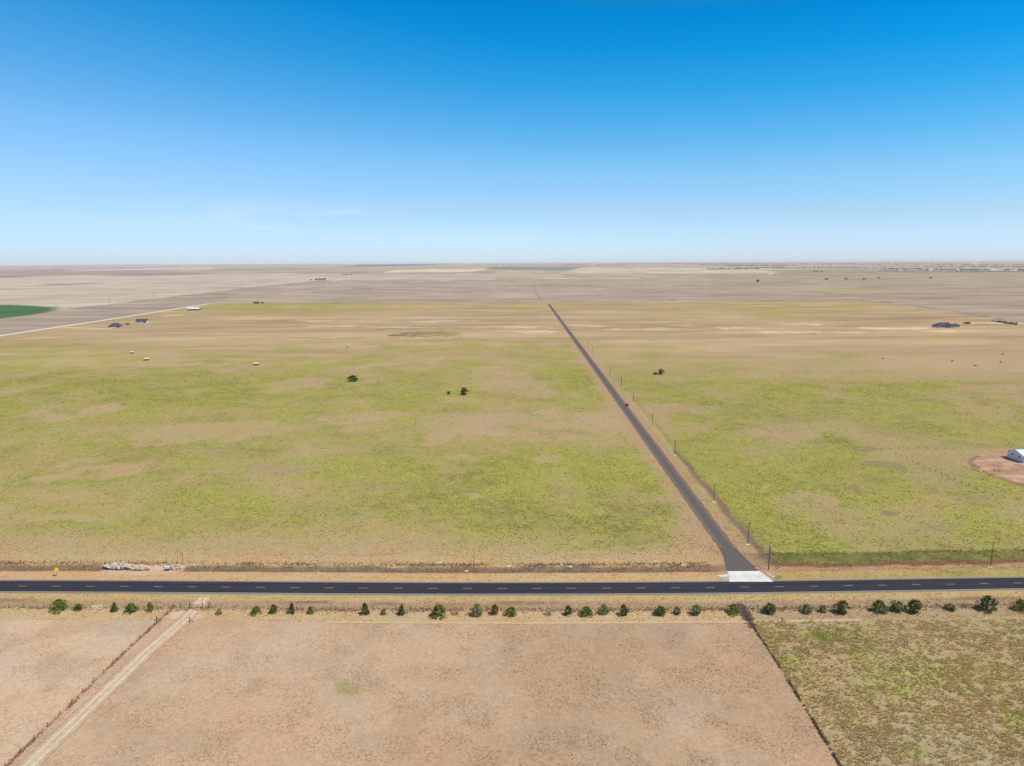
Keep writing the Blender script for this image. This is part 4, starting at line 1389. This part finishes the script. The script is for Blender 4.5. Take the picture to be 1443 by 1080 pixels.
for px, py, L, c in TOWN:
    g_ = G(px, py)
    sc = L / 20
    if c not in tproto:
        t = house('house', TOWN_L[c], g_, 0, 20, 13, 4.5, 8, town_w[c], town_r[c], over=.6, group=['white town houses', 'tan town houses', 'brown town houses', 'grey town houses'][c], wins=[(-5, -6.5, 2, 2, 1.6, 'x'), (5, -6.5, 2, 2, 1.6, 'x')])
        tproto[c] = t
    else:
        t = dup(tproto[c], g_)
    t.rotation_euler = (0, 0, rr.choice([0, 0, 1.57, .3]))
    t.scale = (sc, sc, .8 + sc * .2)
for px, py, L, h, lab in [(1403, 381.4, 150, 11, 'long white warehouse at the right end of the far town'), (1427, 382, 80, 10, 'short white warehouse nearest the right edge in the far town'), (1362, 379.2, 50, 13, 'tall bright white building in the middle of the far town'),
                          (1333, 378.8, 40, 11, 'wide white-roofed building left of the tall bright town building'), (1373, 373.6, 160, 22, 'large pale building standing above the far town'), (1085, 387.8, 40, 9, 'bright white barn alone on the plain below the tree belt'),
                          (901, 382.1, 55, 8, 'white farm building on the pale field below the right skyline'), (835, 375, 130, 18, 'long pale building beside the reddish field on the skyline'), (706, 376.7, 55, 18, 'tall white building on the skyline left of centre'),
                          (432, 378.8, 70, 11, 'white farm building on the left skyline'), (172, 380.9, 70, 10, 'pale farm building near the left skyline'), (98, 430.0, 0, 0, '')]:
    if L:
        g_ = G(px, py)
        house('warehouse' if 'warehouse' in lab else 'barn' if 'barn' in lab else 'building', lab, g_, 0, L, max(14, L * .3), h * .65, h, town_w[0], town_r[0], over=.6, cat='building', win=False)

# ------------------------------------------------------------------ wind turbines
turb_m = rough_mat('turbine_white', alb(242, 244, 246), .02, .1, .5)
tur = empty('wind_turbine', (0, 0, 0), 0, 'white wind turbine standing on the far horizon', 'wind turbine', 'wind turbines on the horizon')
mb = MB(); mb.tube((0, 0, -2), (0, 0, 90), 3.0, 1.6, 12); mb.build('tower', turb_m, tur)
mb = MB(); mb.box((0, 2, 91.5), (4, 11, 4)); mb.tube((0, -3.5, 91.5), (0, -7, 91.5), 2.0, .8, 10); mb.build('nacelle', turb_m, tur)
for k in range(3):
    q = k * 2.094 + .4
    mb = MB()
    d = Vector((math.sin(q), 0, math.cos(q)))
    s = Vector((math.cos(q), 0, -math.sin(q)))
    c = Vector((0, -5.5, 91.5))
    v = []
    for rr_, wd_, th in ((1, 1.0, .8), (8, 1.9, .5), (45, .5, .15)):
        for a_, b_ in ((-1, -1), (1, -1), (1, 1), (-1, 1)):
            v.append(c + d * rr_ + s * wd_ * a_ + Vector((0, th * b_, 0)))
    f = [(3, 2, 1, 0), (8, 9, 10, 11)]
    for j in (0, 4):
        f += [(j + i, j + (i + 1) % 4, j + 4 + (i + 1) % 4, j + 4 + i) for i in range(4)]
    mb.add(v, f).build('blade', turb_m, tur)
for i, px in enumerate([57, 62, 69, 91, 94, 258, 277, 356, 862, 867, 873, 1279]):
    g_ = G(px, 371.7 + (721 - px) / 721 * 3.0)
    g_ = g_ / np.linalg.norm(g_) * 15500
    if i == 0:
        t = tur
        t.location = (g_[0], g_[1], float(relief(*g_)))
    else:
        t = dup(tur, g_)
    t.rotation_euler = (0, 0, random.uniform(-.7, .7))
    t.scale = (.8, .8, .72)

# ------------------------------------------------------------------ poles
wood = rough_mat('pole_wood', alb(116, 95, 76), .15, 2., .95)
wood2 = rough_mat('grey_wood', alb(150, 138, 124), .12, 2., .95)
steel = rough_mat('galvanised', alb(196, 198, 200), .06, 3., .5)
soil = rough_mat('pale_soil', alb(236, 206, 178), .12, 2., .95)


def pole(loc, h, label, arm=True, transformer=False, group=None, mound=True, rz=0.0, r=.16, armlen=2.4):
    t = empty('utility_pole', loc, rz, label, 'utility pole', group)
    mb = MB(); mb.tube((0, 0, -1.2), (.05, 0, h), r, r * .7, 10); mb.build('shaft', wood, t)
    if arm:
        mb = MB(); mb.box((.03, -.2, h - .55), (armlen, .12, .16)); mb.build('crossarm', wood2, t)
        for x in (-armlen / 2 + .15, 0.5, armlen / 2 - .15):
            mb = MB(); mb.tube((x, -.2, h - .47), (x, -.2, h - .2), .07, .04, 8); mb.build('insulator', steel, t)
    if transformer:
        mb = MB(); mb.tube((.45, -.1, h - 2.0), (.45, -.1, h - .9), .3, .3, 12); mb.build('transformer', steel, t)
        mb = MB(); mb.box((.05, -.25, h - 1.9), (3.0, .14, .18)); mb.build('crossarm', wood2, t)
    if mound:
        mb = MB(); rock(mb, (-.2, -.3, .05), 1.0, .3); mb.build('soil_mound', soil, t)
    return t


pole(G(1083, 801.5), 9.6, 'dark wooden pole with transformer and two arms right of the white apron', True, True, mound=False, r=.21)
SP = [(1054, 767, 9.4, 'utility pole second from the highway along the side road'), (1006, 707, 9.2, 'utility pole third from the highway along the side road'), (951, 641.5, 9.4, 'utility pole fourth from the highway along the side road'),
      (919, 601.5, 9.4, 'utility pole fifth from the highway, below the dark car'), (892.5, 568.5, 9.2, 'utility pole right beside the dark car on the side road')]
for px, py, h, lab in SP:
    pole(G(px, py), h, lab, True, False, 'utility poles along the side road', armlen=2.0)
pole(G(875.5, 544.5), 9.5, 'dark double-armed utility pole just beyond the dark car', True, True, mound=False, r=.22)
for px, py, lab in [(859.5, 530, 'utility pole beyond the double-armed one on the side road'), (835, 499, 'faint utility pole well beyond the double-armed one, front one of two close together'), (828, 490, 'faint utility pole far up the side road, rear one of two close together'), (797, 449, 'farthest utility pole near the top of the side road')]:
    pole(G(px, py), 9.5, lab, True, False, 'utility poles along the side road', mound=False, armlen=2.0)
pole(G(1396, 797), 10.2, 'tall brown utility pole across the highway near the right edge', True, False, armlen=1.6)
pole(G(668, 800.5), 7.6, 'thin lone pole without arms across the highway, left of centre', False, False, r=.1, mound=False)
t = pole(G(258, 795), 5.8, 'thin pole with a pale box on top beside the rubble heap', False, False, r=.11, mound=False)
mb = MB(); mb.box((0, -.25, 5.2), (.55, .35, .9)); mb.build('meter_box', steel, t)
t = pole(G(235.5, 799.5), 4.6, 'short dark post behind the white cabinet at the rubble heap', False, False, r=.13, mound=False)
# white cabinet, marker posts
g_ = G(235, 802.4)
t = empty('utility_cabinet', g_, 0, 'white utility cabinet with dark base at the right of the rubble heap', 'cabinet')
mb = MB(); mb.box((0, .2, .35), (1.3, .9, .9)); mb.build('base', dkdoor, t)
mb = MB(); mb.box((0, .25, 1.25), (1.2, .85, .9)); mb.build('housing', white_metal, t)
for px, py, lab in [(448.5, 808, 'white marker post in the verge left of the thin lone pole'), (1432.5, 797, 'white marker post right of the tall brown utility pole'), (1113, 800.5, 'short white marker post right of the transformer pole')]:
    t = empty('marker_post', G(px, py), 0, lab, 'marker post')
    hh = 1.2 if px < 1100 or px > 1400 else .7
    mb = MB(); mb.tube((0, 0, -.3), (0, 0, hh), .14, .12, 8); mb.build('shaft', white_metal, t)
    mb = MB(); mb.tube((0, 0, hh), (0, 0, hh + .14), .15, .08, 8); mb.build('cap', steel, t)
t = empty('gate_post', G(1096.5, 799.5), 0, 'short dark wooden post right of the transformer pole', 'post')
mb = MB(); mb.tube((0, 0, -.4), (0, 0, 1.5), .16, .13, 8); mb.build('shaft', wood, t)
mb = MB(); mb.tube((.25, .3, -.2), (0, 0, 1.0), .07, .07, 6); mb.build('brace', wood, t)
# mailbox at the corner
t = empty('mailbox', G(1071.5, 803), 0, 'pale mailbox on a dark post at the right corner of the apron', 'mailbox')
mb = MB(); mb.box((0, 0, .45), (.14, .14, 1.2)); mb.build('post', wood, t)
mb = MB()
v, n = [], 8
for x in (-.3, .3):
    v += [(x, -.16, 1.05), (x, .16, 1.05)] + [(x, .16 * math.cos(q), 1.22 + .16 * math.sin(q)) for q in np.linspace(0, math.pi, n)]
k = n + 2
mb.add(v, [tuple(range(k))[::-1], tuple(range(k, 2 * k))] + [(i, (i + 1) % k, k + (i + 1) % k, k + i) for i in range(k)])
mb.build('box', steel, t)

# yellow diamond sign facing the traffic
yell = rough_mat('sign_yellow', alb(250, 214, 40), .04, 2., .5)
blk = rough_mat('sign_black', (.02, .02, .02), .02, 2., .6)
t = empty('road_sign', G(80.5, 812.5), R(62), 'yellow diamond warning sign on a post beyond the highway at left', 'sign')
mb = MB(); mb.tube((0, .06, -.5), (0, .06, 2.3), .06, .06, 8); mb.build('post', wood, t)
s_ = .98
mb = MB(); mb.add([(-s_, -.02, 2.6), (0, -.02, 2.6 - s_), (s_, -.02, 2.6), (0, -.02, 2.6 + s_), (-s_, .02, 2.6), (0, .02, 2.6 - s_), (s_, .02, 2.6), (0, .02, 2.6 + s_)], [(0, 1, 2, 3), (7, 6, 5, 4), (0, 4, 5, 1), (1, 5, 6, 2), (2, 6, 7, 3), (3, 7, 4, 0)])
pn = mb.build('panel', yell, t)
mb = MB()
i0, i1 = s_ - .1, s_ - .16
for (ax, az), (bx, bz) in zip([(-1, 0), (0, -1), (1, 0), (0, 1)], [(0, -1), (1, 0), (0, 1), (-1, 0)]):
    mb.add([(ax * i0, -.024, 2.6 + az * i0), (bx * i0, -.024, 2.6 + bz * i0), (bx * i1, -.024, 2.6 + bz * i1), (ax * i1, -.024, 2.6 + az * i1)], [(0, 1, 2, 3)])
mb.build('border', blk, pn)

# transmission H-frames on the left plain
HF = [(155, 431.2, 13, 'two-legged transmission structure nearest the green circle'), (120, 435, 8, ''), (218, 421, 10, 'two-legged transmission structure, second from the green circle'), (268, 413.5, 9, 'two-legged transmission structure, third from the green circle'), (307, 409.5, 7, 'two-legged transmission structure, fourth from the green circle'), (341, 405.5, 6.5, 'two-legged transmission structure, farthest from the green circle'), (80, 437, 8, 'two-legged transmission structure at the right tip of the green circle')]
for px, py, hp_, lab in HF:
    if not lab:
        continue
    h = hp_ / ppm(px, py)
    t = empty('transmission_pole', G(px, py), R(30), lab, 'power pole', 'transmission poles on the left plain')
    for s in (-1, 1):
        mb = MB(); mb.tube((s * 2.6, 0, -1), (s * 2.6, 0, h), .3, .22, 8); mb.build('leg', wood2, t)
    mb = MB(); mb.box((0, -.3, h - 2.0), (11, .3, .35)); mb.build('crossarm', wood2, t)
    mb = MB(); mb.tube((-2.6, 0, h - 7), (2.6, 0, h - 3.5), .12); mb.tube((2.6, 0, h - 7), (-2.6, 0, h - 3.5), .12); mb.build('brace', wood2, t)

# ------------------------------------------------------------------ fences and gate
wire_m = rough_mat('fence_wire', alb(120, 112, 104), .1, 2., .6, .5)


def fence(label, pts, step, h=1.25, r=.075, m=wood, wires=3, skip=None):
    pts = np.array(pts, float)
    L = np.concatenate([[0], np.cumsum(np.hypot(*np.diff(pts, axis=0).T))])
    n_ = int(L[-1] / step)
    s = np.linspace(0, L[-1], n_ + 1)
    P_ = np.stack([np.interp(s, L, pts[:, 0]), np.interp(s, L, pts[:, 1])], 1)
    Z = relief(P_[:, 0], P_[:, 1])
    t = empty('wire_fence', (*P_[0], Z[0]), 0, label, 'fence')
    o3 = Vector((*P_[0], Z[0]))
    mb0 = MB().tube((0, 0, -.4), (0, 0, h), r, r * .9, 6)
    p0 = mb0.build('post', m, t)
    for i in range(1, len(P_)):
        c = p0.copy()
        COL.objects.link(c)
        c.parent = t
        c.location = Vector((*P_[i], Z[i])) - o3
        c.rotation_euler = (random.uniform(-.08, .08), random.uniform(-.08, .08), 0)
    mb = MB()
    for k in range(wires):
        zz = h * (.35 + .6 * k / max(1, wires - 1))
        for i in range(len(P_) - 1):
            mb.tube(Vector((*P_[i], Z[i] + zz)) - o3, Vector((*P_[i + 1], Z[i + 1] + zz)) - o3, .01, .01, 3)
    mb.build('wire', wire_m, t)
    return t


FSx = lambda a, b_: [(x, float(road_y(x)) + D_[849] - 5.5) for x in np.linspace(a, b_, 20)]
gl, gr = G(244, 855)[0], G(297, 855)[0]
fence('wire fence beside the junipers left of the farm gate', FSx(-240, gl), 4.5)
fence('wire fence beside the junipers between the farm gate and right corner', FSx(gr, G(1046, 855)[0]), 4.2)
fence('wire fence beside the junipers right of the fence corner', FSx(G(1046, 855)[0], 250), 4.5)
fence('wire fence along the left side of the foreground dirt track', FENCE_W, 4.5, 1.3, .09)
fence('weed-grown wire fence slanting down the right foreground field', FENCE_E, 4.0, 1.2)
fence('wire fence behind the ditch across the highway, left of the side road', [(x, float(road_y(x)) + D_[798] + 1.6) for x in np.linspace(-240, side_x(285) - 14, 30)], 4.6, 1.15)
fence('wire fence above the dark green strip right of the side road', [(x, float(road_y(x)) + D_[783] + .5) for x in np.linspace(side_x(285) + 26, 255, 20)], 4.6, 1.15)
fence('curving post fence round the field corner near the white building', [G(a, b) for a, b in [(1242, 634), (1270, 633), (1305, 633.5)]] + [G(1345, 633.6)], 5.0, 1.4, .11)
fence('slanting post fence below the white building dirt pad', [G(a, b) for a, b in [(1262, 641), (1300, 657), (1340, 676), (1380, 693), (1400, 701), (1470, 709)]], 5.0, 1.4, .11)
# farm gate
gp, gq = G(268, 857), G(285, 856.5)
t = empty('farm_gate', (*gp, float(relief(*gp))), math.atan2(gq[1] - gp[1], gq[0] - gp[0]), 'tubular metal farm gate closing the dirt track by the highway', 'gate')
Lg = float(np.linalg.norm(gq - gp))
mb = MB()
for z in (.3, .55, .8, 1.05, 1.3):
    mb.tube((.1, 0, z), (Lg - .1, 0, z), .035, n=6)
for x in (.1, Lg / 2, Lg - .1):
    mb.tube((x, 0, .27), (x, 0, 1.33), .035, n=6)
mb.build('gate_leaf', wood2, t)
for x in (-.15, Lg + .15):
    mb = MB(); mb.tube((x, 0, -.6), (x, 0, 1.8), .15, .14, 10); mb.build('post', wood, t)
for px, py, lab in [(244.5, 857.5, 'stout wooden corner post where the track fence meets the juniper fence'), (295, 856.5, 'wooden brace post right of the farm gate'), (254.5, 856.5, 'wooden brace post left of the farm gate'), (267.5, 877, 'lone short post at the field edge right of the dirt track'), (220.5, 875, 'leaning brace post low on the track fence'), (1101.5, 877, 'lone short post in the grass right of the fence corner')]:
    g_ = G(px, py)
    t = empty('fence_post', g_, 0, lab, 'post')
    mb = MB(); mb.tube((0, 0, -.4), (.05, 0, 1.7), .16, .14, 9); mb.build('shaft', wood, t)
    mb = MB(); mb.tube((-.05, 0, 1.69), (.15, 0, 1.69), .01, .01, 4); mb.tube((1.3, 0, .1), (.02, 0, 1.2), .07, .07, 6); mb.build('brace', wood, t)

# ------------------------------------------------------------------ dark car on the side road
paint, nt, b = mat('car_paint')
b.inputs['Base Color'].default_value = (.035, .012, .014, 1)
b.inputs['Roughness'].default_value = .3
tyre_m = rough_mat('rubber', (.015, .015, .015), .1, 3., .9)
rim_m = rough_mat('alloy', (.5, .5, .52), .05, 3., .4, .8)
lamp_m = rough_mat('headlamp', (.7, .7, .68), .05, 3., .2)
tail_m = rough_mat('tail_lamp', (.4, .02, .02), .05, 3., .3)
g_ = G(883.5, 572)
car = empty('parked_car', (g_[0], g_[1], .03), R(88), 'small dark car on the far side road seen from above', 'car')


def car_loft(secs, name, m, parent):
    v, f = [], []
    for (x, wb, zb, wt, zt) in secs:
        v += [(x, -wb, zb), (x, -wb * 1.02, (zb + zt) / 2), (x, -wt, zt), (x, wt, zt), (x, wb * 1.02, (zb + zt) / 2), (x, wb, zb)]
    k = 6
    for i in range(len(secs) - 1):
        for j in range(k):
            f.append((i * k + j, i * k + (j + 1) % k, (i + 1) * k + (j + 1) % k, (i + 1) * k + j))
    f += [tuple(range(k)), tuple(range((len(secs) - 1) * k, len(secs) * k))[::-1]]
    return obj(name, v, f, m, parent)


car_loft([(-2.3, .8, .45, .72, .95), (-2.15, .92, .3, .86, 1.05), (-.9, .95, .28, .9, 1.1), (.9, .95, .28, .9, 1.05), (1.9, .92, .3, .82, .95), (2.25, .78, .42, .68, .78)], 'body', paint, car)
cab = car_loft([(-2.05, .84, 1.06, .72, 1.1), (-1.6, .86, 1.08, .7, 1.62), (-.2, .86, 1.1, .7, 1.7), (.5, .86, 1.06, .68, 1.64), (1.2, .84, 1.02, .74, 1.06)], 'cabin', paint, car)
mb = MB(); mb.add([(1.12, -.68, 1.1), (1.12, .68, 1.1), (.56, .62, 1.6), (.56, -.62, 1.6)], [(0, 1, 2, 3)]); mb.build('windscreen', glass, car).location = (.02, 0, .03)
mb = MB(); mb.add([(-2.03, -.66, 1.14), (-2.03, .66, 1.14), (-1.66, .62, 1.56), (-1.66, -.62, 1.56)], [(3, 2, 1, 0)]); mb.build('rear_window', glass, car).location = (-.03, 0, .02)
for s in (-1, 1):
    mb = MB(); mb.add([(-1.5, s * .87, 1.15), (.8, s * .87, 1.15), (.45, s * .74, 1.56), (-1.5, s * .74, 1.56)], [(0, 1, 2, 3)]); mb.build('side_window', glass, car).location = (0, s * .03, 0)
    mb = MB(); mb.box((2.2, s * .58, .72), (.14, .3, .14)); mb.build('headlight', lamp_m, car)
    mb = MB(); mb.box((-2.27, s * .62, .82), (.1, .22, .2)); mb.build('tail_light', tail_m, car)
    for x in (-1.4, 1.4):
        mb = MB(); mb.tube((x, s * .74, .33), (x, s * .96, .33), .33, n=18); wq = mb.build('wheel', tyre_m, car)
        mb = MB(); mb.tube((x, s * .955, .33), (x, s * .975, .33), .2, n=14); mb.build('rim', rim_m, wq)

# ------------------------------------------------------------------ cattle
hide = rough_mat('cow_hide', alb(62, 46, 38), .25, 2.5, .9)


def cow_mesh():
    V = [(0, 0, 1.05), (.55, 0, 1.1), (.95, 0, 1.18), (1.3, 0, 1.2), (1.55, 0, 1.0), (1.78, 0, .82), (-.5, 0, 1.1), (-.85, 0, 1.12), (-1.0, 0, .9), (-1.05, 0, .5)]
    Rr_ = [.4, .37, .28, .17, .15, .08, .36, .27, .04, .03]
    E = [(0, 1), (1, 2), (2, 3), (3, 4), (4, 5), (0, 6), (6, 7), (7, 8), (8, 9)]
    for s in (-1, 1):
        k = len(V)
        V += [(.72, s * .2, .85), (.75, s * .2, .48), (.72, s * .2, .02)]
        Rr_ += [.13, .075, .06]
        E += [(1, k), (k, k + 1), (k + 1, k + 2)]
        k = len(V)
        V += [(-.72, s * .2, .85), (-.86, s * .2, .45), (-.78, s * .2, .02)]
        Rr_ += [.16, .075, .06]
        E += [(6, k), (k, k + 1), (k + 1, k + 2)]
        k = len(V)
        V += [(1.42, s * .22, 1.22)]
        Rr_ += [.035]
        E += [(3, k)]
    me = bpy.data.meshes.new('cow')
    me.from_pydata(V, E, [])
    me.materials.append(hide)
    o = bpy.data.objects.new('cow', me)
    COL.objects.link(o)
    md = o.modifiers.new('skin', 'SKIN')
    sv = me.skin_vertices[0].data
    for i, r in enumerate(Rr_):
        sv[i].radius = (r, r)
        sv[i].use_root = i == 0
    o.modifiers.new('smooth', 'SUBSURF').levels = 1
    o.modifiers['smooth'].render_levels = 1
    return o


cow = cow_mesh()
for i, (px, py, rz, lab) in enumerate([(1341.7, 510, .1, 'dark cow grazing lowest left of the four right-hand cattle'), (1374.3, 516.5, 2.8, 'dark cow lowest of the group below the dark-roofed house'), (1409.8, 511.3, .3, 'dark cow nearest the right edge, below another one'), (1413.2, 500.2, 3.0, 'topmost dark cow near the right edge of the field'), (1243.5, 506.8, .4, 'dark cow standing apart, far left of the other cattle')]):
    g_ = G(px, py)
    o = cow
    if i:
        o = cow.copy()
        COL.objects.link(o)
    o.location = (g_[0], g_[1], float(relief(*g_)))
    o.rotation_euler = (0, 0, rz)
    o.scale = (1.15, 1.15, 1.1)
    tag(o, lab, 'cow', 'cattle on the right-hand plain')

# ------------------------------------------------------------------ haze
hz, nt, b = mat('haze')
nt.nodes.remove(b)
pv = N(nt, 'ShaderNodeVolumePrincipled')
pv.inputs['Color'].default_value = (.97, .97, 1.0, 1)
pv.inputs['Density'].default_value = 2.1e-5
pv.inputs['Anisotropy'].default_value = -.1
nt.links.new(pv.outputs[0], nt.nodes['Material Output'].inputs['Volume'])
mb = MB()
X0, X1, Y0, Y1, Z0, Z1 = -44000, 44000, -2500, 42000, float(gz.min()) - 3, 128.0
mb.box(((X0 + X1) / 2, (Y0 + Y1) / 2, (Z0 + Z1) / 2), (X1 - X0, Y1 - Y0, Z1 - Z0))
tag(mb.build('haze', hz), kind='stuff')

# ------------------------------------------------------------------ light
SUN_EL, SUN_AZ = R(57), R(117)     # azimuth clockwise from +Y
sd = Vector((math.cos(SUN_EL) * math.sin(SUN_AZ), math.cos(SUN_EL) * math.cos(SUN_AZ), math.sin(SUN_EL)))
sl = bpy.data.lights.new('sun', 'SUN')
sl.energy, sl.angle, sl.color = 4.0, R(.53), (1.0, .95, .87)
so = bpy.data.objects.new('sun', sl)
COL.objects.link(so)
so.rotation_euler = sd.to_track_quat('Z', 'Y').to_euler()
so.location = (200, -100, 400)

wld = bpy.data.worlds.new('World')
SC.world = wld
wld.use_nodes = True
nt = wld.node_tree
bg = nt.nodes['Background']
sky = N(nt, 'ShaderNodeTexSky', sky_type='NISHITA')
sky.sun_disc = False
sky.sun_elevation = SUN_EL
sky.sun_rotation = SUN_AZ
sky.altitude = 1000
sky.air_density, sky.dust_density, sky.ozone_density = 1.0, .6, 2.0
tc = N(nt, 'ShaderNodeTexCoord')
sp = N(nt, 'ShaderNodeSeparateXYZ')
nt.links.new(tc.outputs['Generated'], sp.inputs[0])
zz = sp.outputs[2]
cr = N(nt, 'ShaderNodeValToRGB')
lft = math_(nt, 'MAXIMUM', math_(nt, 'MULTIPLY', sp.outputs[0], -1.0), 0.0)
zef = math_(nt, 'MULTIPLY', zz, math_(nt, 'SUBTRACT', 1.0, math_(nt, 'MULTIPLY', lft, .46)))
rgt = math_(nt, 'MAXIMUM', sp.outputs[0], 0.0)
zef = math_(nt, 'MULTIPLY', zef, math_(nt, 'ADD', 1.0, math_(nt, 'MULTIPLY', rgt, .2)))
nt.links.new(math_(nt, 'MULTIPLY', zef, 2.0), cr.inputs[0])
TINT = [(0.0, (1, 1, 1)), (1.0, (1, 1, 1))]
TINT = [(0.0, (1.02, 1.27, 1.86)), (.035, (1.01, 1.256, 1.814)), (.132, (.963, 1.187, 1.499)), (.243, (.80, 1.27, 1.53)), (.35, (.45, 1.24, 1.58)),
        (.452, (.165, 1.185, 1.63)), (.548, (.03, 1.11, 1.66)), (.631, (.004, 1.016, 1.6)), (.8, (.45, .95, 1.1)), (1.0, (.95, .95, .85))]
while len(cr.color_ramp.elements) < len(TINT):
    cr.color_ramp.elements.new(.5)
for e, (q, c) in zip(cr.color_ramp.elements, TINT):
    e.position = q
    e.color = (*c, 1)
tinted = mix_(nt, 1.0, sky.outputs[0], cr.outputs[0], 'MULTIPLY')
lowl = math_(nt, 'MULTIPLY', lft, ramp_(nt, zz, .12, .0))
dim = math_(nt, 'SUBTRACT', 1.0, math_(nt, 'MULTIPLY', lowl, .3))
dcc = N(nt, 'ShaderNodeCombineColor')
for _i in range(3):
    nt.links.new(dim, dcc.inputs[_i])
tinted = mix_(nt, 1.0, tinted, dcc.outputs[0], 'MULTIPLY')
# thin wisps of cirrus low in the left sky
mpn = N(nt, 'ShaderNodeMapping')
mpn.inputs['Scale'].default_value = (5, 5, 34)
nt.links.new(tc.outputs['Generated'], mpn.inputs[0])
wisp = ramp_(nt, noise_(nt, mpn.outputs[0], 1.1, 6, .6, 5.1), .46, .7)
wisp = math_(nt, 'MULTIPLY', wisp, math_(nt, 'MULTIPLY', ramp_(nt, lft, .1, .25), ramp_(nt, lft, .55, .4)))
wisp = math_(nt, 'MULTIPLY', wisp, math_(nt, 'MULTIPLY', ramp_(nt, zz, .015, .04), ramp_(nt, zz, .085, .06)))
tinted = mix_(nt, math_(nt, 'MULTIPLY', wisp, .42), tinted, (8.6, 9.2, 10.0))
nt.links.new(tinted, bg.inputs[0])
bg.inputs[1].default_value = .1

SC.view_settings.view_transform = 'Standard'
SC.view_settings.look = 'None'
SC.view_settings.exposure = 0.0
SC.view_settings.gamma = 1.0
SC.cycles.volume_bounces = 2
SC.cycles.max_bounces = 6
SC.cycles.use_denoising = True
SC.cycles.denoiser = 'OPENIMAGEDENOISE'
SC.cycles.denoising_input_passes = 'RGB_ALBEDO_NORMAL'
SC.cycles.denoising_prefilter = 'ACCURATE'
